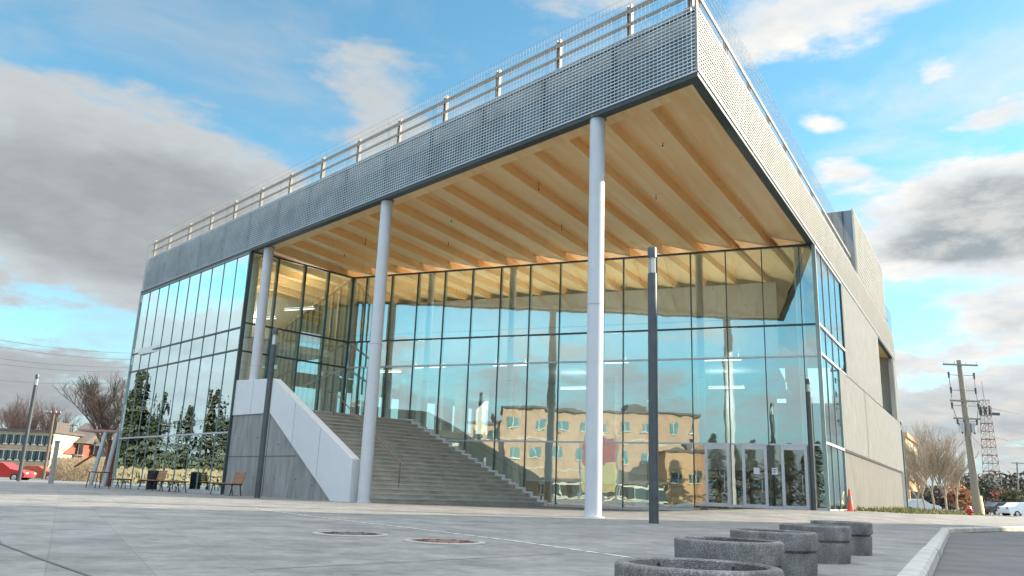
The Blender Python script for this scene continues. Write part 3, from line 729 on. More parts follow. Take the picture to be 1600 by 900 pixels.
# tall recessed opening near the far end
mb = MB(); mb.fbox(Bf, 35.9, 44.6, 1.0, 1.2, 6.33, 10.7, M['flash']); mb.fbox(Bf, 35.9, 44.6, .1, .99, 6.2, 6.32, M['clad'])
for k in range(6): mb.fbox(Bf, 36.6 + k * 1.45, 36.7 + k * 1.45, .93, .99, 6.33, 10.7, M['mullg'])
mb.fbox(Bf, 35.9, 44.6, .93, .992, 9.2, 9.3, M['mullg']); mb.build('loggia', bld)
# far sides (seen through the glass)
def far_wall(p0, p1, openings=True):
    mb = MB(); L_ = (p1 - p0).length; d = (p1 - p0).normalized(); n_ = Vector((-d.y, d.x))
    F = lambda s_, w, z: Vector((p0.x + d.x * s_ + n_.x * w, p0.y + d.y * s_ + n_.y * w, z))
    k = int(L_ / 3.0)
    for i in range(k):
        a = i * L_ / k; b = (i + 1) * L_ / k
        mb.fbox(F, a, a + 1.25, 0, .25, 0, 12.0, M['white'])
        for z0, z1 in (((0, .5), (3.0, 4.4), (6.6, 7.5), (10.2, 12.0)) if openings else ((0, 7.6), (10.2, 12.0))): mb.fbox(F, a + 1.25, b, .01, .24, z0, z1, M['white'])
    return mb.build('rear_wall', bld)
far_wall(BL, FL); far_wall(BEND, BL, False)

# interior : floors, perforated balcony wall, columns, core
mb = MB()
fl = [A2(GLs + .2, .25), A2(36.9, .25), tuple(BL - mA * .3), tuple(BEND - gB * .5 - nB * .5), tuple(B2(sc_B + .5, .4)), tuple(Rf(.3, .3, 0).xy)]
mb.prism([tuple(p) for p in fl], .02, .06, M['carpet']); mb.build('ground_floor', bld)
mb = MB()
mb.fbox(Rf, -6, 19.5, 6.2, 22, 7.05, 7.5, M['white']); mb.build('upper_floor', bld)
mb = MB(); mb.fbox(Lf, -1, lL - .6, 3.0, 12.0, 7.05, 7.4, M['white']); mb.build('upper_floor', bld)
mb = MB()
mb.fbox(Rf, -6, 19.9, 6.0, 6.19, 7.05, 10.78, M['intg']); mb.fbox(Rf, -6, 19.9, 5.985, 5.999, 9.0, 9.02, M['flash']); mb.build('perforated_wall', bld)
mb = MB(); mb.fbox(Lf, -2.0, 1.6, 7.5, 7.7, 7.4, 10.78, M['intg']); mb.build('perforated_wall', bld)
mb = MB(); mb.fbox(Rf, 2, 12, 13, 13.3, .06, 7.04, M['white']); mb.fbox(Rf, 12.6, 19, 16, 16.3, .06, 7.04, M['white']); mb.build('inner_wall', bld)
mb = MB(); mb.fbox(Rf, 6, 12, 9.5, 10.2, .06, 1.15, M['bwood']); mb.fbox(Rf, 5.9, 12.1, 9.4, 10.3, 1.15, 1.2, M['white']); mb.build('counter', bld)
for k in range(4):
    mb = MB(); a = 12.9 + k * 1.5
    mb.fbox(Rf, a, a + 1.3, 15.4, 15.9, .06, 2.2, M['bwood'])
    for j in range(4): mb.fbox(Rf, a + .06, a + 1.24, 15.36, 15.399, .25 + j * .5, .6 + j * .5, M['wteal'] if (j + k) % 2 else M['cream'])
    mb.build('bookcase', bld)
for k in range(5): column(Rf(4.0 + 4.36 * k if k < 4 else 21.15, .85, 0).xy, .16, .06, 10.9, M['white'], nm='interior_column')
for k in range(3): column(Rf(5 + 6 * k, 10.5, 0).xy, .2, .06, 10.9, M['white'], nm='interior_column')
for k in range(3): column(A(25.2 + 4.4 * k, 1.0, 0).xy, .19, .06, 10.9, M['white'], nm='interior_column')
# second floor level inside the corner block: light slab edges seen behind the side glass
mb = MB(); mb.fbox(A, GLs + .5, 36.8, 5.5, 16, 3.25, 3.6, M['white']); mb.build('upper_floor', bld)
mb = MB()
for k in range(7): mb.fbox(A, GLs + 1 + k * 1.8, GLs + 1.75 + k * 1.8, 14.0, 14.2, 3.6, 10.8, M['white'])
mb.build('inner_wall', bld)

# sprinkler heads on the soffit
for (s_, u) in ((3.2, 3.0), (6.0, 6.5), (8.6, 3.2), (11.0, 7.0), (13.6, 3.4), (16.2, 5.4), (19.0, 3.0), (4.8, 10.2), (21.3, 3.4)):
    p = A(s_, u, 0); mb = MB(); mb.tube((p.x, p.y, 10.84), (p.x, p.y, 11.2), .010, .010, M['black'], 8); mb.tube((p.x, p.y, 10.81), (p.x, p.y, 10.84), .032, .022, M['black'], 10); mb.build('sprinkler', bld)
# lit pendant strips guessed from faint streaks, added to brighten the interior (each with its own lamp)
pm_ = bpy.data.materials.new('lit_diffuser'); pm_.use_nodes = True; b_ = pm_.node_tree.nodes['Principled BSDF']; b_.inputs['Emission Color'].default_value = (1, .95, .86, 1); b_.inputs['Emission Strength'].default_value = 1.6
PEND = [(Rf, 17.6, 3.0, 6.6), (Rf, 12.5, 3.0, 6.6), (Rf, 7.5, 3.0, 6.6), (Rf, 3.0, 3.0, 6.6), (Rf, 17.0, 9.5, 6.2), (Rf, 9.0, 9.0, 6.2), (A, 27.0, 4.5, 9.3), (A, 31.0, 4.5, 9.3), (A, 35.0, 4.5, 9.3), (A, 26.0, 9.5, 6.6)]
lw = {0: 'first', 1: 'second', 2: 'third', 3: 'fourth', 4: 'fifth', 5: 'sixth', 6: 'seventh', 7: 'eighth', 8: 'ninth', 9: 'tenth'}
for i, (F, s_, w_, z) in enumerate(PEND):
    p = F(s_, w_, z); a_ = math.atan2(dR.y, dR.x)
    t = thing('pendant_light', 'white linear pendant light added inside the glass, %s counted from the entrance corner' % lw[i], 'pendant light', tuple(p), a_)
    mb = MB(); mb.box((0, 0, 0), (1.9, .16, .07), M['white']); mb.build('housing', t)
    mb = MB(); mb.box((0, 0, -.045), (1.8, .12, .018), pm_); mb.box((0, 0, .045), (1.8, .12, .018), pm_); mb.build('diffuser', t)
    mb = MB()
    for x in (-.8, .8): mb.tube((x, 0, .03), (x, 0, 10.8 - z), .006, .006, M['rail'], 5)
    mb.build('cable', t)
    for up_, e_ in ((True, (72 if z < 9 else 34) if z > 6.3 and i < 9 else 6), (False, 14)):
        l_ = bpy.data.lights.new('pendant_lamp', 'AREA'); l_.shape = 'RECTANGLE'; l_.size = 1.8; l_.size_y = .12; l_.energy = e_; l_.color = (1, .95, .88)
        lo = bpy.data.objects.new('pendant_lamp', l_); C.objects.link(lo); lo.parent = t; lo.location = (0, 0, .06 if up_ else -.06); lo.rotation_euler = (math.pi if up_ else 0, 0, 0)

# ================================================================ STAIRCASE
st = thing('outdoor_staircase', 'wide outdoor concrete steps rising under the canopy beside a grey parapet wall', 'staircase', (0, 0, 0))
umx = lambda s_: 5.76 + (24.07 - s_) * .4454 - .16
NR, S0, RUN = 21, 14.3, .302; RIS = 3.56 / NR
mb = MB()
for k in range(NR):
    a = S0 + k * RUN; b = S0 + (k + 1) * RUN if k < NR - 1 else 23.6
    pts = [A2(a, .36), A2(b, .36), A2(b, umx(b)), A2(a, umx(a))]
    mb.prism([tuple(p) for p in pts], -.02, (k + 1) * RIS - .001, M['steps'])
mb.build('steps', st)
mb = MB()
for k in range(NR):
    a = S0 + k * RUN
    pts = [A2(a - .025, .36), A2(a + .06, .36), A2(a + .06, umx(a) - .12), A2(a - .025, umx(a) - .12)]
    mb.prism([tuple(p) for p in pts], (k + 1) * RIS - .05, (k + 1) * RIS + .004, M['nosing'])
mb.build('nosing', st)
mb = MB()
for k in range(NR):
    a = S0 + k * RUN - .04; b = S0 + (k + 1) * RUN - .04 if k < NR - 1 else 23.55
    pts = [A2(a, umx(a) - .11), A2(b, umx(b) - .11), A2(b, umx(b) + .05), A2(a, umx(a) + .05)]
    z1 = (k + 1) * RIS + .07
    mb.prism([tuple(p) for p in pts], z1 - .24, z1 + .0, M['trim'])
mb.build('edge_trim', st)
# nosing strips
# parapet : panel band over concrete
def wallprof(mb, prof, u0, u1, m):
    n = len(prof); i = len(mb.v)
    for u in (u0, u1):
        for (s_, z) in prof: mb.v.append(tuple(A(s_, u, z)))
    k = mb.mi(m); mb.f.append(tuple(range(i, i + n))); mb.m.append(k); mb.f.append(tuple(range(i + 2 * n - 1, i + n - 1, -1))); mb.m.append(k)
    for j in range(n):
        q = (j + 1) % n; mb.f.append((i + j, i + n + j, i + n + q, i + q)); mb.m.append(k)
mb = MB(); wallprof(mb, [(GLs - .08, 4.82), (GLs - .08, 3.30), (20.3, 3.27), (15.2, -.02), (14.05, -.02), (14.05, 1.43), (20.3, 4.66)], .02, .34, M['panelw']); mb.build('parapet', st)
mb = MB(); wallprof(mb, [(GLs - .08, 3.30), (GLs - .08, -.02), (15.2, -.02), (20.3, 3.27)], .06, .33, M['conc'])
mb.build('side_wall', st)
mb = MB(); mb.fbox(A, 18.0, GLs - .1, .048, .0595, 1.55, 1.565, M['flash']); mb.fbox(A, 20.28, 20.295, .047, .0585, .02, 3.2, M['flash']); mb.build('form_joint', st)
for (s_, z) in ((22.9, .7), (22.9, 2.3), (21.2, .7), (21.2, 2.3), (19.4, .7), (19.4, 2.0), (17.8, .7), (16.6, .5)):
    mb = MB(); mb.tube(A(s_, .052, z), A(s_, .0599, z), .03, .03, M['flash'], 10); mb.build('tie_hole', st)
mb = MB()
for s_, za, zb in ((22.0, 3.31, 4.74), (20.3, 3.28, 4.64), (18.3, 2.0, 3.6), (16.3, .72, 2.55)): mb.fbox(A, s_ - .006, s_ + .006, .014, .0195, za + .02, zb - .02, M['rail'])
mb.build('panel_joint', st)
# handrail
hr = MB(); brz = mat('bronze_rail', (0.30, 0.19, 0.12), .4, .5, .1, 4)
for s_ in (15.2, 17.8, 20.2):
    z = (s_ - S0) / RUN * RIS + .05; hr.tube(A(s_, 2.9, z), A(s_, 2.9, z + .92), .022, .022, brz)
hr.tube(A(15.0, 2.9, .4 + .95), A(20.3, 2.9, 3.47 + .95), .024, .024, brz); hr.tube(A(20.3, 2.9, 4.42), A(20.7, 2.9, 4.42), .024, .024, brz)
hr.build('handrail', st)

# ================================================================ LAMP POSTS
def lamp_builder(H):
    t = thing('lamp_post', '', 'lamp post', (0, 0, 0), 0, 'plaza lamp posts')
    mb = MB(); r_ = .105
    mb.lathe((0, 0, 0), [(r_ + .01, -.03), (r_ + .01, .015), (r_, .015), (r_, H - .62), (r_ - .012, H - .615)], M['lamp'], 28); mb.build('shaft', t, True)
    mb = MB(); mb.lathe((0, 0, 0), [(r_ - .025, H - .615), (r_ - .025, H - .24)], M['lampg'], 28)
    for k in range(4):
        a = math.pi / 4 + k * math.pi / 2; mb.tube((math.cos(a) * (r_ - .01), math.sin(a) * (r_ - .01), H - .62), (math.cos(a) * (r_ - .01), math.sin(a) * (r_ - .01), H - .23), .008, .008, M['lamp'], 6)
    mb.build('lamp_glass', t, True)
    mb = MB(); mb.lathe((0, 0, 0), [(r_ - .03, H - .24), (r_, H - .24), (r_, H - .03), (r_ - .01, H), (.02, H)], M['lamp'], 28, True); mb.build('cap', t, True)
    mb = MB(); mb.fbox(lambda a, b, z: (a, b, z), -.045, .045, -.108, -.095, .55, .95, M['lamp']); mb.build('access_door', t)
    return t
L0 = lamp_builder(6.12)
LP = [((3.2, 17.83), 'tall dark lamp post standing nearest, right of the front canopy column'),
      ((-8.75, 29.65), 'dark lamp post in front of the grey stair wall beside the bench'),
      ((-33.0, 56.7), 'dark lamp post standing at the far left of the plaza'),
      ((14.05, 38.3 - 6.6), 'dark lamp post just right of the glass entrance doors'),
      ((26.0, 53.6), 'dark lamp post beyond the far end of the pale side wall')]
LP[3] = (tuple(at(1273, 803, 30.6).xy), LP[3][1])
LP[4] = (tuple(at(1418, 803, 58).xy), LP[4][1])
for i, ((x, y), lb) in enumerate(LP):
    if i == 0: L0.location = (x, y, 0); L0['label'] = lb; t = L0
    else: t = dup(L0, (x, y, gz(x, y)), 0, lb, 'plaza lamp posts')
    if i == 3: t.scale = (.85, .85, .79)
    if i == 2: t.scale = (1.25, 1.25, 1.19)

# ================================================================ PLANTERS
def planter():
    t = thing('concrete_planter', '', 'planter', (0, 0, 0), 0, 'round planters along the kerb')
    R0, H = .368, .31
    mb = MB(); mb.lathe((0, 0, 0), [(R0 - .022, -.03), (R0 - .020, .01), (R0 - .010, .165), (R0 - .026, .170), (R0 - .026, .182), (R0 - .002, .187), (R0, .194), (R0 + .001, .296), (R0 - .004, .306), (R0 - .014, .312), (R0 - .052, .313), (R0 - .062, .306), (R0 - .070, .18), (R0 - .072, .12)], M['agg'], 56)
    mb.build('bowl', t, True)
    mb = MB(); n, rr = 40, random.Random(4)
    prof = [(R0 - .078, .185), (R0 * .55, .20), (R0 * .25, .19), (.01, .20)]
    mb.lathe((0, 0, 0), prof, M['soil'], n, True)
    for k in range(150):
        a = rr.uniform(0, 6.28); q = rr.uniform(.02, R0 - .1); mb.box((math.cos(a) * q, math.sin(a) * q, .20 + rr.uniform(0, .008)), (rr.uniform(.01, .03), rr.uniform(.006, .02), rr.uniform(.006, .02)), rr.choice([M['soil'], rust, M['straw']]), rr.uniform(0, 3))
    mb.build('soil', t)
    for k in range(5):
        mb = MB(); a = k * 2 * math.pi / 5 + .75; mb.box((math.cos(a) * (R0 - .076), math.sin(a) * (R0 - .076), .245), (.012, .010, .10), M['flash'], a); mb.build('joint', t)
    return t
PL0 = planter()
PP = [((1090, 890, 3.42), -.03, 'round aggregate planter nearest the camera, its soil and broken inner joints showing'),
      ((1138, 850, 5.27), -.015, 'low round aggregate planter second from the camera, soil inside'),
      ((1209, 850, 6.65), .0, 'middle one of five round aggregate planters, its groove visible halfway down'),
      ((1274, 848, 8.25), .015, 'fourth round aggregate planter from the camera, partly behind the middle one'),
      ((1315, 838, 9.65), .03, 'farthest of the five round aggregate planters by the kerb')]
for i, ((u, v, yy), dz, lb) in enumerate(PP):
    p = at(u, v, yy)
    if i == 0: PL0.location = (p.x, yy, dz); PL0['label'] = lb; t = PL0
    else: t = dup(PL0, (p.x, yy, dz), i * 1.1, lb, 'round planters along the kerb')
    t.scale = (.9, .9, 1.04)

# ================================================================ BENCHES, BIN, CONE, HYDRANT
def bench(L_=1.85, back=(.95, 1.85)):
    t = thing('slatted_bench', '', 'bench', (0, 0, 0), 0, 'benches along the glass side')
    for x in (.08, L_ / 2 + .12, L_ - .08):
        mb = MB()
        mb.tube((x, -.23, 0), (x, -.15, .42), .022, .022, M['black'], 6); mb.tube((x, .23, 0), (x, .15, .42), .022, .022, M['black'], 6)
        mb.tube((x, -.2, .42), (x, .2, .42), .022, .022, M['black'], 6)
        mb.build('leg', t)
    mb = MB()
    for k in range(6): mb.box((L_ / 2, -.2 + k * .08, .455), (L_, .066, .035), M['bwood'])
    mb.build('seat', t)
    if back:
        mb = MB()
        for k in range(5): mb.box(((back[0] + back[1]) / 2, .22 + k * .02, .52 + k * .082), (back[1] - back[0], .03, .07), M['bwood'])
        o = mb.build('backrest', t)
        mb = MB()
        for x in (back[0] + .1, back[1] - .1): mb.tube((x, .22, .40), (x, .32, .90), .016, .016, M['black'], 6)
        mb.build('back_frame', o)
    return t
Aang = math.atan2(-eA.y, -eA.x)
b0_ = bench()
pb = onz(347, 773.5)
b0_.location = tuple(A(20.9, -.75, 0)); 
# seat runs along the A facade; from left end towards the stairs
def place_bench(o, s_left, u, lb, rz=0):
    o.location = tuple(A(s_left, u, 0)); o.rotation_euler = (0, 0, Aang + rz); o['label'] = lb
place_bench(b0_, 21.95, -1.1, 'slatted wood bench with half backrest against the grey concrete stair wall')
noback = bench(1.85, None)
place_bench(noback, 26.6, -1.3, 'backless slatted bench by the glass, next to the bench at the stair wall')
b2_ = dup(b0_, group='benches along the glass side'); place_bench(b2_, 29.4, -1.2, 'slatted bench with its backrest seen dark against the glass, third from the stair wall')
b3_ = dup(noback, group='benches along the glass side'); place_bench(b3_, 33.3, -1.2, 'backless dark bench by the far bays of the side glass, near the table')
# cafe table set between benches
def picnic(s_, u, lb):
    t = thing('outdoor_table', lb, 'table', tuple(A(s_, u, 0)), Aang)
    mb = MB(); mb.box((0, 0, .72), (1.5, .7, .04), M['black']); mb.build('tabletop', t)
    for x in (-.6, .6):
        for y in (-.25, .25):
            mb = MB(); mb.tube((x * 1.05, y * 1.2, 0), (x, y, .70), .02, .02, M['black'], 6); mb.build('leg', t)
picnic(31.2, -2.6, 'dark thin-legged outdoor table in front of the side glass')
# bin
t = thing('litter_bin', 'dark slatted litter bin between benches by the side glass', 'bin', tuple(A(28.9, -1.0, 0)), Aang)
mb = MB()
for k in range(18):
    a = k * math.pi / 9; mb.box((math.cos(a) * .22, math.sin(a) * .22, .46), (.03, .055, .78), M['black'], a)
mb.build('slats', t); mb = MB(); mb.lathe((0, 0, 0), [(.2, .04), (.2, .8)], M['tyre'], 20); mb.lathe((0, 0, 0), [(.25, .85), (.25, .88), (.1, .93), (.1, .85)], M['black'], 20); mb.build('lid', t)
# cone
cp_ = at(1329, 801, 33.2); zc = gz(cp_.x, cp_.y)
t = thing('traffic_cone', 'narrow orange red traffic cone against the pale side wall', 'traffic cone', (cp_.x, cp_.y, zc))
mb = MB(); mb.lathe((0, 0, 0), [(.12, .03), (.095, .35), (.09, .36), (.06, .62), (.03, .86), (.01, .87)], M['orange'], 20, True); mb.build('cone_body', t, True)
mb = MB(); mb.box((0, 0, .015), (.36, .36, .03), M['orange']); mb.build('base', t)
mb = MB(); mb.lathe((0, 0, 0), [(.092, .40), (.072, .56)], M['steel_wh'], 20); mb.build('band', t)
# hydrant
hp = at(1516, 811, 47)
t = thing('fire_hydrant', 'red fire hydrant on the grass verge near the leaning pole', 'fire hydrant', (hp.x, hp.y, -.08))
mb = MB(); mb.lathe((0, 0, 0), [(.17, 0), (.17, .05), (.12, .06), (.12, .55), (.15, .57), (.15, .61), (.13, .63), (.11, .72), (.05, .79), (.03, .80), (.03, .84), (.01, .84)], M['red'], 20, True); mb.build('barrel', t, True)
for a in (0, math.pi, -math.pi / 2):
    mb = MB(); mb.tube((math.cos(a) * .1, math.sin(a) * .1, .45), (math.cos(a) * .21, math.sin(a) * .21, .45), .06, .06, M['red'], 10); mb.tube((math.cos(a) * .21, math.sin(a) * .21, .45), (math.cos(a) * .24, math.sin(a) * .24, .45), .035, .03, M['red'], 6); mb.build('nozzle', t)

# ================================================================ POLES, WIRES, TOWER
def utility_pole(name, base, top, lb, arms, r0=.17, r1=.11, trans=True, pole_mat=None):
    t = thing(name, lb, 'utility pole', tuple(base))
    b = Vector(base); tp = Vector(top) - b; pm = pole_mat or M['pole']
    mb = MB(); mb.tube((0, 0, -.3), tp, r0, r1, pm, 12); mb.build('pole', t, True)
    dirp = tp.normalized()
    for (hgt, w) in arms:
        c = dirp * hgt; mb = MB(); mb.box(tuple(c + Vector((0, -.14, 0))), (w, .1, .12), pm)
        ob = mb.build('crossarm', t)
        mb = MB()
        for x in (-w / 2 + .08, -w / 6, w / 6, w / 2 - .08): mb.tube(tuple(c + Vector((x, -.14, .06))), tuple(c + Vector((x, -.14, .26))), .05, .03, M['lampg'], 8)
        mb.build('insulators', ob)
    if trans:
        for x in (-.42, .42):
            c = dirp * (tp.length * .56); mb = MB(); mb.lathe((c.x + x, c.y, c.z), [(.02, -.35), (.2, -.35), (.22, .3), (.1, .42), (.02, .42)], M['silver'], 14, True); mb.build('transformer', t, True)
        # cut-outs and jumpers on both sides
        mb = MB(); H = tp.length
        for sgn in (-1, 1):
            pts = [(.95, .90), (.92, .80), (.98, .70), (.72, .60), (.45, .54)]
            prev = None
            for (x, q) in pts:
                c = dirp * (H * q) + Vector((sgn * x, -.1, 0)); mb.tube(tuple(c + Vector((0, 0, -.25))), tuple(c + Vector((0, 0, .2))), .06, .08, M['lamp'], 8)
                mb.tube(tuple(dirp * (H * q) ), tuple(c), .02, .02, M['lamp'], 5)
                if prev is not None: mb.tube(tuple(prev), tuple(c), .022, .022, M['lamp'], 5)
                prev = c
        mb.build('switchgear', t)
    return t
D = 60
pb_, pt_ = at(1529, 808, D), at(1498, 563, D)
utility_pole('utility_pole', pb_, pt_, 'tall leaning wooden utility pole with transformers beside the red hydrant', [(11.0, 2.6), (8.3, 2.2), (7.0, 2.0)], .30, .16)
# yellow guy guard on its stay
g0, g1 = at(1538, 811, 58), at(1532, 776, 59)
t = thing('guy_wire_guard', 'pale yellow sleeve on the stay beside the leaning pole foot', 'cable guard', (g0.x, g0.y, g0.z))
mb = MB(); mb.tube((0, 0, 0), g1 - g0, .09, .09, M['yellow'], 8); mb.build('sleeve', t)
mb = MB(); mb.tube(g1 - g0, pb_.lerp(pt_, .6) - g0, .02, .02, M['lamp'], 5); mb.build('stay', t)
D = 120
utility_pole('utility_pole', at(1592, 792, D), at(1589, 722, D), 'far thin utility pole with one crossarm at the right edge', [(6.2, 1.8)], .14, .1, False)
for (u0, v0, u1, v1, dd_, lb) in ((67, 752, 86, 638, 85, 'slim brown utility pole standing just right of the far left lamp post'), (50, 745, 57, 663, 110, 'thin utility pole behind the far left lamp post'), (113, 700, 114, 662, 130, 'short distant pole above the red brick house')):
    utility_pole('utility_pole', at(u0, v0, dd_), at(u1, v1, dd_), lb, [((at(u1, v1, dd_) - at(u0, v0, dd_)).length * .93, 1.6)], .16, .1, False, M['bark'])
# pale flat-topped post
pp0, pp1 = at(79, 756, 50), at(90, 690, 50)
t = thing('pale_bollard_column', 'pale grey leaning sign column left of the pavilion', 'post', tuple(pp0)); mb = MB(); mb.tube((0, 0, -.1), pp1 - pp0, .15, .13, M['ring'], 10); mb.build('column', t)
mb = MB(); mb.lathe(tuple(pp1 - pp0), [(.16, -.02), (.16, .05), (.02, .06)], M['ring'], 10, True); mb.build('cap', t)
# lattice tower
DT = 190
tb, tt = at(1552, 770, DT), at(1538, 625, DT)
t = thing('lattice_tower', 'red and white lattice mast rising behind the leaning utility pole', 'mast', (tb.x, tb.y, 0))
Hh = tt.z; n = 14; lean = (tt.x - tb.x)
for k in range(n):
    m_ = M['steel_red'] if k % 2 == 0 else M['steel_wh']; mb = MB(); z0, z1 = Hh * k / n, Hh * (k + 1) / n
    w0, w1 = 1.5 - .75 * k / n, 1.5 - .75 * (k + 1) / n; o0, o1 = lean * k / n, lean * (k + 1) / n
    cs_ = [(-1, -1), (1, -1), (1, 1), (-1, 1)]
    for i in range(4):
        a, b = cs_[i], cs_[(i + 1) % 4]
        mb.tube((o0 + a[0] * w0, a[1] * w0, z0), (o1 + a[0] * w1, a[1] * w1, z1), .08, .08, m_, 4)
        mb.tube((o0 + a[0] * w0, a[1] * w0, z0), (o1 + b[0] * w1, b[1] * w1, z1), .045, .045, m_, 4)
        mb.tube((o0 + b[0] * w0, b[1] * w0, z0), (o1 + a[0] * w1, a[1] * w1, z1), .045, .045, m_, 4)
        mb.tube((o1 + a[0] * w1, a[1] * w1, z1), (o1 + b[0] * w1, b[1] * w1, z1), .08, .08, m_, 4)
    mb.build('lattice_section', t)
mb = MB(); mb.tube((lean, 0, Hh), (lean - .2, 0, Hh + 4.5), .09, .05, M['steel_wh'], 5)
for a in range(6): mb.box((lean + math.cos(a) * 1.2, math.sin(a) * 1.2, Hh - 2.5), (.4, .3, 2.0), M['lamp'], a)
mb.box((lean + 2.0, 0, Hh - 3.2), (2.4, .5, .6), M['lamp']); mb.build('antenna', t)
# overhead wires
def wire(p0, p1, sag, lb, rad=.018):
    mb = MB(); n = 14; p0, p1 = Vector(p0), Vector(p1); prev = p0
    for i in range(1, n + 1):
        t_ = i / n; p = p0.lerp(p1, t_) - Vector((0, 0, sag * 4 * t_ * (1 - t_))); mb.tube(prev, p, rad, rad, M['lamp'], 4, False); prev = p
    tag(mb.build('overhead_wire'), lb, 'wire')
wn = ['highest', 'second highest', 'third highest', 'fourth highest', 'lowest']
for i, (va, vb) in enumerate(((520, 552), (531, 562), (551, 573), (560, 580), (588, 596))):
    wire(at(-60, va, 95), at(230, vb, 115), .6, wn[i] + ' of the thin wires crossing the sky left of the building', .022)
hp_ = pb_.lerp(pt_, .97)
wire(pb_.lerp(pt_, .72) + Vector((.6, 0, 0)), at(1700, 640, 75), .7, 'upper wire running right from the leaning pole')
wire(pb_.lerp(pt_, .55) + Vector((.3, 0, 0)), at(1700, 700, 80), .6, 'lower wire running right from the leaning pole')
wire(pb_.lerp(pt_, .5) + Vector((.3, 0, 0)), at(1590, 729, 119.5), .8, 'wire from the leaning pole back to the far thin pole')

# ================================================================ TREES
def bare_tree(name, base, H, lb, seed, m, spread=.55, depth=5, r0=.14, group=None, trunk=.28, upw=.25):
    rr = random.Random(seed); t = thing(name, lb, 'tree', tuple(base), 0, group); tk = MB(); cw = MB()
    def grow(p, d, L_, r_, lv):
        n = 3; mbb = tk if lv == 0 else cw
        for i in range(n):
            q = p + d * (L_ / n); mbb.tube(p, q, r_ * (1 - .1 * i), r_ * (1 - .1 * (i + 1)), m, 6 if lv < 2 else 3, False); p = q
            d = (d + Vector((rr.uniform(-.12, .12), rr.uniform(-.12, .12), rr.uniform(-.02, .08)))).normalized()
            if lv > 0 and lv < depth and i < n - 1:
                side(p, d, L_ * rr.uniform(.45, .7), r_ * .5, lv + 1)
        if lv < depth:
            for k in range(rr.choice([2, 3]) + (2 if lv == 0 else 0)): side(p, d, L_ * rr.uniform(.62, .85) * (1.25 if lv == 0 else 1), r_ * .62, lv + 1)
    def side(p, d, L_, r_, lv):
        a = rr.uniform(0, 6.28); perp = Vector((math.cos(a), math.sin(a), rr.uniform(-.1, .3)))
        grow(p, (d + perp * spread * rr.uniform(.6, 1.3) + Vector((0, 0, upw))).normalized(), L_, max(r_, .008), lv)
    grow(Vector((0, 0, -.1)), Vector((rr.uniform(-.05, .05), 0, 1)).normalized(), H * trunk, r0, 0)
    tk.build('trunk', t); o = cw.build('crown', t); 
    zm = max(v[2] for v in cw.v); o.scale = (1, 1, 1)
    s_ = H / zm; t.scale = (s_, s_, s_)
    return t
def conifer(name, base, H, W, lb, seed, m=None, group=None):
    rr = random.Random(seed); t = thing(name, lb, 'tree', tuple(base), 0, group); m = m or M['needle']
    mb = MB(); mb.tube((0, 0, -.2), (0, 0, H * .97), W * .05 + .06, .03, M['bark'], 7); mb.build('trunk', t)
    cw = MB(); n = int(H * 130)
    for i in range(n):
        q = rr.random() ** .8; z = H * (.08 + .92 * q); rad = W * .5 * (1 - q) ** .85 * rr.uniform(.25, 1.1) * (.8 + .3 * math.sin(z * 3.1 + seed)) + .05
        a = rr.uniform(0, 6.28); c = Vector((math.cos(a) * rad, math.sin(a) * rad, z - rad * .25)); s_ = .16 + .028 * H * rr.uniform(.5, 1.2)
        d = Vector((math.cos(a), math.sin(a), -.35)); w = Vector((-math.sin(a), math.cos(a), rr.uniform(-.3, .3)))
        cw.face([c - d * s_ * .4 - w * s_ * .5, c + d * s_ - w * s_ * .15, c + d * s_ + w * s_ * .15, c - d * s_ * .4 + w * s_ * .5], m)
    cw.build('crown', t); return t
def bush(name, base, H, W, lb, seed, m, cat='shrub', n=900, group=None, sz=.22, kind=None):
    rr = random.Random(seed); t = thing(name, lb, cat, tuple(base), 0, group)
    mb = MB(); mb.tube((0, 0, -.1), (0, 0, H * .5), .08, .05, M['bark'], 6); mb.build('trunk', t)
    cw = MB(); lobes = [(Vector((rr.uniform(-.35, .35) * W, rr.uniform(-.35, .35) * W, H * rr.uniform(.35, .8))), rr.uniform(.2, .36)) for _ in range(7)]
    for i in range(n):
        c0_, q = rr.choice(lobes); d = Vector((rr.gauss(0, 1), rr.gauss(0, 1), rr.gauss(0, 1))).normalized() * rr.uniform(.5, 1.1)
        c = c0_ + Vector((d.x * W * q, d.y * W * q, d.z * H * q * .7)); c.z = max(.05, c.z)
        a = Vector((rr.gauss(0, 1), rr.gauss(0, 1), rr.gauss(0, 1))).normalized() * sz; b = Vector((rr.gauss(0, 1), rr.gauss(0, 1), rr.gauss(0, 1))).normalized() * sz
        cw.face([c, c + a, c + a + b, c + b], m)
    cw.build('crown', t); return t
# left bare tree behind the corner
b_ = at(160, 757, 62); bare_tree('bare_tree', (b_.x, b_.y, 0), 8.4, 'spreading bare dark tree close to the left corner of the building', 11, M['bark'], .75, 6, .17, None, .20)
for i, (u, H, dd_, sd, lb) in enumerate(((8, 9.5, 105, 21, 'bare reddish tree at the left edge behind the tan apartment house'), (36, 9.5, 110, 22, 'bare tree behind the roof of the tan apartment house, left of two'), (62, 8.8, 108, 23, 'bare tree behind the right end of the tan apartment house'))):
    b_ = at(u, 742, dd_); bare_tree('bare_tree', (b_.x, b_.y, 0), H * 1.15, lb, sd, mat('reddish_bark_%d' % i, (.20, .13, .11), .9), .6, 6, .16)
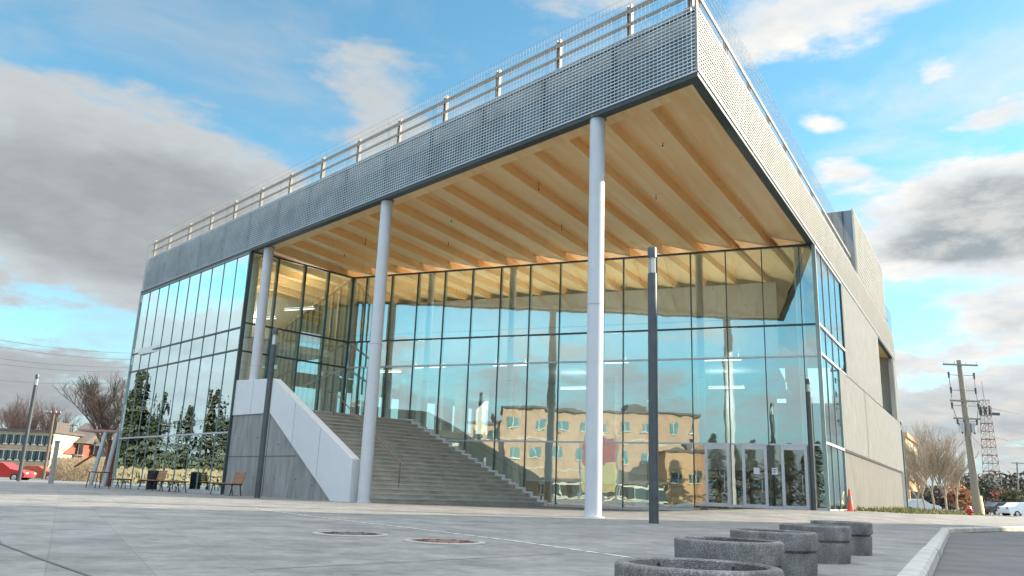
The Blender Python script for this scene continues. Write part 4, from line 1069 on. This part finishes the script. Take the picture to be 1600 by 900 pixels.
# right row of young trees
for i, (u, H, dd_, sd, lb) in enumerate(((1447, 7.4, 75, 31, 'bare tan tree nearest the brown office building'), (1462, 7.8, 68, 32, 'bare tan tree second in the row right of the office building'), (1480, 6.8, 66, 33, 'bare tan tree in the middle of the roadside row'), (1497, 5.8, 72, 34, 'low bare tan tree at the right of the row before the pole'), (1436, 6.2, 84, 35, 'small bare tree half behind the lamp and office building'))):
    b_ = at(u, 806, dd_); bare_tree('bare_tree', (b_.x, b_.y, -.1), H, lb, sd, M['barkl'], .60, 5, .09, None, .22, .22)
# evergreen and shrubs far right
for i, (u, v, H, W, dd_, sd, m_, lb) in enumerate(((1575, 806, 3.6, 3.0, 100, 41, M['leafy'], 'green rounded shrub beside the red one at the right edge'), (1568, 806, 3.4, 2.6, 105, 42, mat('red_shrub', (.30, .09, .07), .9, 0, .4, 2), 'round red leaved shrub near the parked cars'), (1548, 806, 6.5, 6.0, 130, 43, M['needle'], 'dark green bush at the foot of the lattice mast'), (1510, 806, 3.2, 3.4, 90, 44, mat('rust_shrub', (.38, .20, .10), .9, 0, .4, 2), 'rust coloured bush left of the leaning pole'), (1590, 808, 4.5, 4.0, 120, 45, M['leafy'], 'olive bush behind the far thin pole'))):
    b_ = at(u, v, dd_); bush('shrub', (b_.x, b_.y, -.15), H, W, lb, sd, m_, n=700, sz=.3)
# far treeline
def treeline(name, u0, u1, dep, hfun, m, seed, n=9000, sz=.9):
    rr = random.Random(seed); mb = MB()
    for i in range(n):
        u = rr.uniform(u0, u1); dd_ = dep * rr.uniform(.95, 1.15); p = at(u, 780, dd_); h = hfun(u) * (.85 + .15 * math.sin(u * .9) + .1 * math.sin(u * 2.3)); z = h * rr.random() ** .6
        c = Vector((p.x, dd_, z)); a = Vector((rr.gauss(0, 1), rr.gauss(0, 1), rr.gauss(0, 1))).normalized() * sz; b = Vector((rr.gauss(0, 1), rr.gauss(0, 1), rr.gauss(0, 1))).normalized() * sz
        mb.face([c, c + a, c + a + b, c + b], m)
    o = mb.build(name); o['kind'] = 'stuff'; o['label'] = 'distant dark wooded slope along the horizon'; o['category'] = 'trees'
    return o
far_wood = mat('far_wood', (.055, .06, .05), .95, 0, .4, .3, col2=(.13, .10, .075))
treeline('far_wood', 1425, 1720, 260, lambda u: 11.5 if u > 1490 else 7, far_wood, 5)
treeline('far_wood', -140, 200, 230, lambda u: 7.5, far_wood, 6, 6000)

# ================================================================ FAR BUILDINGS
def house(name, cat, lb, c, size, rz, wall, roofm, rows, cols, wmat=None, flat=True, band=None, z0=-.15, winw=1.1, winh=1.3, doorx=None):
    t = thing(name, lb, cat, (c[0], c[1], z0), rz); L_, W_, H_ = size
    mb = MB(); mb.box((0, 0, H_ / 2), (L_, W_, H_), wall)
    if band:
        for k in range(1, rows): mb.box((0, 0, H_ * k / rows), (L_ + .1, W_ + .1, .22), band)
    mb.build('wall', t)
    mb = MB()
    if flat: mb.box((0, 0, H_ + .15), (L_ + .5, W_ + .5, .3), roofm); mb.box((L_ * .2, 0, H_ + .9), (L_ * .12, W_ * .3, 1.2), roofm)
    else:
        h = W_ * .3; x0, x1 = -L_ / 2 - .4, L_ / 2 + .4; y0, y1 = -W_ / 2 - .5, W_ / 2 + .5
        P = [(x0, y0, H_), (x1, y0, H_), (x1, y1, H_), (x0, y1, H_), (x0, 0, H_ + h), (x1, 0, H_ + h)]
        for f in ((0, 1, 5, 4), (2, 3, 4, 5), (1, 2, 5), (3, 0, 4), (3, 2, 1, 0)): mb.face([P[i] for i in f], roofm)
    mb.build('roof', t)
    fh = H_ / rows
    for side in (-1, 1):
        for r_ in range(rows):
            for k in range(cols):
                x = -L_ / 2 + (k + .5) * L_ / cols; z = fh * (r_ + .52); y = side * (W_ / 2 + .03)
                w = MB(); w.box((x, y, z), (winw, .06, winh), wmat or M['wdark']); w.box((x, y + side * .035, z), (.06, .03, winh), M['cream'])
                w.box((x, y + side * .04, z - winh / 2 - .05), (winw + .2, .12, .1), M['cream']); w.build('window', t)
    return t
def facing(p, q):   # rotation that turns a house's long side (-y face) towards q
    d = Vector(q) - Vector(p); return math.atan2(d.y, d.x) + math.pi / 2
def far_house(name, cat, lb, u0, u1, vtop, dep, depth_, *a, **k):
    p0, p1 = at(u0, 750, dep), at(u1, 750, dep); top = at((u0 + u1) / 2, vtop, dep).z; c = (p0 + p1) / 2
    return house(name, cat, lb, (c.x, c.y + depth_ / 2), ((p1 - p0).length, depth_, top), 0, *a, **k)
far_house('apartment_house', 'house', 'tan flat-roofed apartment house behind the lamp post at far left', -30, 72, 672, 95, 10, M['beige'], M['rooft'], 3, 9, wmat=M['wdark'], band=M['brick'], winw=.9, winh=1.0)
far_house('brick_house', 'house', 'dark red brick house with orange gable in the left distance', 94, 122, 690, 100, 9, M['brickr'], M['rooft'], 3, 2, flat=False)
far_house('white_house', 'house', 'cream and grey house right of the red brick house', 122, 158, 688, 102, 9, M['cream'], M['beige'], 2, 3, wmat=M['wdark'])
far_house('yellow_house', 'house', 'small pale yellow gabled house left of the red brick house', 74, 92, 706, 98, 8, M['yellow'], M['brickr'], 1, 2, flat=False)
# low straw-coloured wall bank
mb = MB(); rr = random.Random(8)
for i in range(5000):
    u = rr.uniform(76, 175); dd_ = rr.uniform(74, 82); p = at(u, 745, dd_); h = rr.uniform(0, 1.9)
    mb.face([(p.x, dd_, h), (p.x + rr.uniform(-.1, .1), dd_, h + .35), (p.x + .08, dd_ + .05, h)], M['straw'])
mb.fbox(lambda a, b, z: (a, b, z), at(76, 745, 82).x, at(180, 745, 82).x, 82.2, 83.5, -.1, 1.9, M['straw'])
o = mb.build('dry_grass_bank'); o['kind'] = 'stuff'; o['label'] = 'straw coloured dry grass bank behind the parked cars'; o['category'] = 'grass'
# office building right
t = house('office_building', 'building', 'tan and brick office building with blue glass band beyond the lamp', (0, 0), (9, 7, 1), 0, M['brick'], M['beige'], 1, 1) if False else None
p0, p1, p2 = at(1411, 798, 92), at(1424, 799, 92), at(1441, 799, 104)
zt = at(1424, 683, 92).z
t = thing('office_building', 'tan and brick office building with blue glass band beyond the lamp', 'building', (0, 0, 0))
d1 = (p2.xy - p1.xy); off = Vector((-9, 3))
poly = [p1.xy, p2.xy, p2.xy + off, p1.xy + off]
mb = MB(); mb.prism([tuple(p) for p in poly], -.2, zt * .42, M['bricko']); mb.prism([tuple(p) for p in poly], zt * .84, zt, M['beige']); mb.build('wall', t)
mb = MB(); mb.prism([tuple(p + Vector((-.3, .4))) for p in poly], zt * .42, zt * .84, M['wteal']); mb.build('window_band', t)
cxy = sum(poly, Vector((0, 0))) / 4
mb = MB(); mb.prism([tuple(cxy + (p - cxy) * 1.05) for p in poly], zt, zt + .5, M['bricko']); mb.prism([tuple(cxy + (p - cxy) * 1.04) for p in poly], zt * .42, zt * .48, M['beige']); mb.build('roof', t)
for k in range(5):
    q = p1.xy.lerp(p2.xy, (k + .5) / 5); n_ = Vector((d1.y, -d1.x)).normalized() * .1
    w = MB(); w.box((q.x + n_.x, q.y + n_.y, zt * .2), (1.3, .1, zt * .16), M['wdark'], math.atan2(d1.y, d1.x)); w.build('window', t)

# red pavilion / shelter at left
pv = at(160, 766, 47)
t = thing('red_pavilion', 'small red panelled shelter with two leaning pale posts near the glass corner', 'shelter', (pv.x, pv.y, 0))
mb = MB(); mb.box((.7, .4, 1.5), (.95, .25, 3.0), M['brickr']); mb.box((-.15, .8, 1.3), (.5, .2, 2.6), M['brickr']); mb.build('panel', t)
mb = MB(); mb.box((0, .4, 3.05), (3.4, 1.5, .12), mat('canopy_pink', (.40, .22, .20), .7)); mb.build('roof', t)
for x0, x1 in ((-.62, -.22), (.12, .42)):
    mb = MB(); mb.tube((x0, -.2, 0), (x1, -.2, 3.0), .12, .12, M['silver'], 8); mb.build('post', t)
mb = MB(); mb.tube((-1.9, .2, 1.0), (-.5, .2, 2.0), .06, .06, M['brickr'], 6); mb.build('brace', t)

# ================================================================ CARS
def car(lb, loc, rz, paint, kind='hatch', sc_=1.0):
    t = thing('parked_car', lb, 'car', loc, rz, 'cars parked in the distance'); t.scale = (sc_,) * 3
    L_, W_ = 4.4, 1.78
    if kind == 'van': prof = [(-2.2, .35), (-2.25, .9), (-2.15, 1.75), (-1.9, 1.88), (.9, 1.85), (1.45, 1.25), (2.15, 1.02), (2.25, .55), (2.2, .32)]
    else: prof = [(-2.15, .35), (-2.2, .75), (-2.1, .98), (-1.55, 1.05), (-1.05, 1.42), (.25, 1.45), (1.0, .98), (2.0, .82), (2.2, .6), (2.15, .32)]
    mb = MB(); n = len(prof); i = len(mb.v); rows = [(-W_ / 2, .0), (-W_ / 2 + .08, .03), (W_ / 2 - .08, .03), (W_ / 2, .0)]
    for (y, dz) in rows:
        for (x, z) in prof: mb.v.append((x * (.98 if dz == 0 else 1), y * (1 - .12 * max(0, z - .95)), z + dz))
    k = mb.mi(paint)
    for a in range(3):
        for j in range(n):
            q = (j + 1) % n; mb.f.append((i + a * n + j, i + (a + 1) * n + j, i + (a + 1) * n + q, i + a * n + q)); mb.m.append(k)
    mb.f.append(tuple(range(i, i + n))); mb.m.append(k); mb.f.append(tuple(range(i + 4 * n - 1, i + 3 * n - 1, -1))); mb.m.append(k)
    mb.build('body', t, True)
    mb = MB(); zt_ = 1.72 if kind == 'van' else 1.36; xa, xb, xc, xd = (-2.0, -1.9, .85, 1.25) if kind == 'van' else (-1.4, -1.0, .22, .85)
    zb_ = 1.12 if kind == 'van' else 1.0
    for sgn in (-1, 1):
        y = sgn * (W_ / 2 * .965 + .004)
        P = [(xa, y, zb_), (xd, y, zb_), (xc, y * .95, zt_), (xb, y * .95, zt_)]; mb.face(P if sgn < 0 else P[::-1], M['wdark'])
    mb.build('side_window', t)
    mb = MB(); mb.face([(xd + .10, -.7, zb_), (xd + .10, .7, zb_), (xc + .12, .6, zt_), (xc + .12, -.6, zt_)], M['wdark']); mb.build('windscreen', t)
    for x in (-1.35, 1.35):
        for y in (-.82, .82):
            mb = MB(); mb.tube((x, y - .1, .32), (x, y + .1, .32), .32, .32, M['tyre'], 16); o = mb.build('wheel', t)
            mb = MB(); mb.tube((x, y + (.101 if y > 0 else -.101), .32), (x, y + (.12 if y > 0 else -.12), .32), .19, .17, M['silver'], 12); mb.build('rim', o)
    for y in (-.62, .62):
        mb = MB(); mb.box((2.17, y, .68), (.08, .34, .14), M['lampg']); mb.build('headlight', t)
        mb = MB(); mb.box((-2.18, y, .85), (.08, .2, .2), M['red']); mb.build('tail_light', t)
    return t
def carat(u, v, dep, *a, **k):
    p = at(u, v, dep); return (p.x, p.y, -.13)
car('red car parked at the left edge behind the lamp post', carat(3, 752, 68), .05, M['red'], 'hatch', 1.0)
car('orange red car beside the red car at far left', carat(58, 754, 86), 0.1, mat('orange_car', (.40, .09, .05), .35), 'hatch')
car('pale yellow van behind the orange red car', carat(80, 755, 96), 0.0, M['yellow'], 'van', .9)
car('light blue car left of the red shelter', carat(100, 757, 88), .1, M['carblue'])
car('silver car half hidden by the red shelter brace', carat(122, 758, 92), 0, M['silver'])
car('dark car parked far right under the shrubs', carat(1566, 806, 92), .15, M['cardark'])
car('pale blue white car cut by the right edge', carat(1600, 808, 84), .1, mat('pale_car', (.62, .70, .76), .3))
car('small grey car beneath the roadside trees', carat(1434, 803, 88), .1, M['silver'])

# ================================================================ VERGE
def inpoly(p, poly):
    c = False
    for i in range(len(poly)):
        a, b = poly[i], poly[i - 1]
        if (a.y > p.y) != (b.y > p.y) and p.x < (b.x - a.x) * (p.y - a.y) / (b.y - a.y) + a.x: c = not c
    return c
vp = [Bf(20.5, -.1, 0).xy, Bf(20.5, -2.4, 0).xy, Bf(44, -4.2, 0).xy, Vector((30, 50)), Vector((42, 66)), Vector((40, 72)), Vector((26, 60)), Bf(46, -.1, 0).xy]
# draped turf strip
mb = MB(); 
for i in range(60):
    s0, s1 = 20.5 + i * .8, 20.5 + (i + 1) * .8
    w0, w1 = -2.2 - .10 * (s0 - 20), -2.2 - .10 * (s1 - 20)
    P = []
    for s_, w in ((s0, -.02), (s1, -.02), (s1, w1), (s0, w0)):
        q = Bf(s_, w, 0); q.z = gz(q.x, q.y) + .012; P.append(q)
    mb.face(P, M['grass'])
tf = mb.build('verge_turf'); struct(tf)
mb = MB(); rr = random.Random(12)
for i in range(9000):
    s_ = rr.uniform(20.3, 68); wmax = 2.2 + .10 * (s_ - 20); w = -.1 - rr.random() ** 1.3 * (wmax - .1)
    if s_ < 46 and rr.random() < .0: continue
    q = Bf(s_, w, 0); z = gz(q.x, q.y); clump = .5 + .5 * math.sin(s_ * 3.1) * math.sin(s_ * 1.7 + w * 2); h = (.05 + .30 * clump * rr.random() ** 2) * (1 if s_ < 50 else .4)
    a = rr.uniform(0, 6.28); dx, dy = math.cos(a) * .03, math.sin(a) * .03; lx, ly = rr.uniform(-.12, .12), rr.uniform(-.12, .12)
    mb.face([(q.x - dx, q.y - dy, z), (q.x + dx, q.y + dy, z), (q.x + lx, q.y + ly, z + h)], rr.choice([M['grass'], M['straw'], M['grass']]))
o = mb.build('verge_grass'); o['kind'] = 'stuff'; o['label'] = 'tufts of green and straw grass along the pale side wall'; o['category'] = 'grass'

# ================================================================ WHAT STANDS BEHIND AND BESIDE THE CAMERA (seen mirrored in the glass)
def mirror(p):
    q = Vector(p); d_ = (q.xy - RC).dot(nR); r_ = q.xy - nR * 2 * d_; return Vector((r_.x, r_.y, q.z))
DM = 100
a_, b_ = mirror(at(735, 770, DM)), mirror(at(1105, 785, DM))
ctr = (a_ + b_) / 2; out = (ctr.xy - Rf(10, 0, 0).xy).normalized()
def mirrored_block(name, lb, u0, u1, vtop, dm, wall, rows, cols, thick=10, **k):
    a_, b_ = mirror(at(u0, 775, dm)), mirror(at(u1, 780, dm)); c = (a_ + b_) / 2; L_ = (a_ - b_).length
    away_ = -nR; dirn = (b_ - a_).xy.normalized(); n_ = Vector((-dirn.y, dirn.x)); 
    if n_.dot(away_) < 0: n_ = -n_
    c2 = c.xy + n_ * thick / 2; H_ = at((u0 + u1) / 2, vtop, dm).z
    return house(name, 'building', lb, (c2.x, c2.y), (L_, thick, H_), math.atan2(dirn.y, dirn.x), wall, M['rooft'], rows, cols, **k)
mirrored_block('brick_office_block', 'long tan brick block across the square, mirrored in the glass wall', 783, 1100, 643, 100, M['brick'], 3, 9, wmat=M['wteal'], winw=1.0, winh=1.2, band=M['beige'])
mirrored_block('brick_wing', 'lower tan brick wing beside the long block across the square', 733, 782, 658, 101, M['brick'], 3, 2, wmat=M['wdark'])
mirrored_block('orange_brick_porch', 'orange brick porch in front of the long tan block across the square', 1045, 1104, 704, 93, M['bricko'], 1, 2, thick=5)
mirrored_block('pale_shop_front', 'low pale shop front before the tan block across the square', 830, 1040, 752, 92, M['cream'], 1, 7, thick=4, winw=2.6, winh=1.2)
for i, u in enumerate((1122, 1150, 1175, 1205, 1235, 1262, 1290)):
    q = mirror(at(u, 780, 88 + 5 * (i % 3))); conifer('pine_tree', (q.x, q.y, -.1), (7.5, 6.5, 7.8, 6.8, 7.2, 6.2, 7.0)[i], 4.5, 'dark conifer across the square behind the camera, number %s from the brick block' % ('first', 'second', 'third', 'fourth', 'fifth', 'sixth', 'seventh')[i], 60 + i)
# conifers left of the building, mirrored in the side glass
ords = ('first', 'second', 'third', 'fourth', 'fifth', 'sixth', 'seventh', 'eighth', 'ninth', 'tenth', 'eleventh', 'twelfth', 'thirteenth', 'fourteenth', 'fifteenth', 'sixteenth', 'seventeenth', 'eighteenth')
for i in range(18):
    q_ = ((i * 7) % 18) / 17; x = -45 - 15 * q_ + rnd.uniform(-3, 2); yy = 38 + 36 * q_ + rnd.uniform(-1, 1)
    conifer('pine_tree', (x - 3, yy, -.1), rnd.uniform(5.5, 9.6) * (1 + .25 * q_), rnd.uniform(3.8, 6.0), 'dark conifer in the row west of the side glass, %s from its near end' % ords[(i * 7) % 18], 80 + i)
mb = MB(); rr = random.Random(5)
for i in range(5000):
    t_ = rr.random(); x = -43 - 15 * t_ + rr.uniform(-1.5, 1.5); y = 34 + 42 * t_; h = rr.uniform(0, 1.1)
    mb.face([(x, y, h), (x + .2, y + .2, h + .45), (x - .1, y + .3, h)], M['straw'])
mb.prism([(-43, 34), (-58, 76), (-59.5, 76), (-44.5, 34)], -.1, [1.1] * 4, M['straw'])
o = mb.build('dry_grass_bank'); o['kind'] = 'stuff'; o['label'] = 'straw coloured bank under the conifers west of the building'; o['category'] = 'grass'
for i in range(9):
    q_ = i / 8; x = -47.5 - 15 * q_; yy = 36 + 38 * q_
    bush('shrub', (x, yy, -.1), rnd.uniform(3.0, 4.6), rnd.uniform(4.5, 6), 'dark bushy shrub between the conifers west of the side glass, %s from the near end' % ords[i], 200 + i, M['needle'], n=1100, sz=.28)
# tall block to the right whose shade covers the near plaza
oc = Vector((20.0, 19.6)); od = Vector((0.430, -0.903)).normalized(); on = Vector((.903, .43)).normalized()
L_, W_ = 34, 30; c = oc + od * L_ / 2 + on * W_ / 2
house('shade_casting_block', 'building', 'tall tan block across the road whose shade covers the near plaza', (c.x, c.y), (L_, W_, 15.3), math.atan2(od.y, od.x), M['brick'], M['rooft'], 5, 12, wmat=M['wteal'], band=M['beige'])
# colourful play tower across the square, seen mirrored behind the front column
q = mirror(at(932, 782, 84))
t = thing('play_tower', 'red and yellow play tower across the square, mirrored beside the front column', 'play tower', (q.x, q.y, -.1), math.atan2(dR.y, dR.x))
mb = MB(); mb.box((1.1, .3, 5.0), (1.3, .5, 2.4), M['panel_red']); mb.box((-.9, -.3, 4.6), (1.2, .5, 2.2), M['panel_red']); mb.box((.1, 0, 1.0), (.9, .4, .9), M['panel_red']); mb.build('red_panel', t)
mb = MB(); mb.box((1.0, .3, 2.2), (1.4, .5, 2.6), M['panel_yellow']); mb.box((-.9, -.3, 2.0), (1.3, .5, 2.4), M['panel_yellow']); mb.build('yellow_panel', t)
mb = MB()
for x in (-1.7, -.2, .5, 1.9): mb.tube((x, .1, 0), (x, .1, 6.6), .10, .10, M['carblue'], 8)
mb.build('frame', t)
mb = MB(); mb.lathe((.1, 0, 6.4), [(1.0, 0), (.05, 1.3)], M['panel_yellow'], 12, True); mb.build('roof', t)
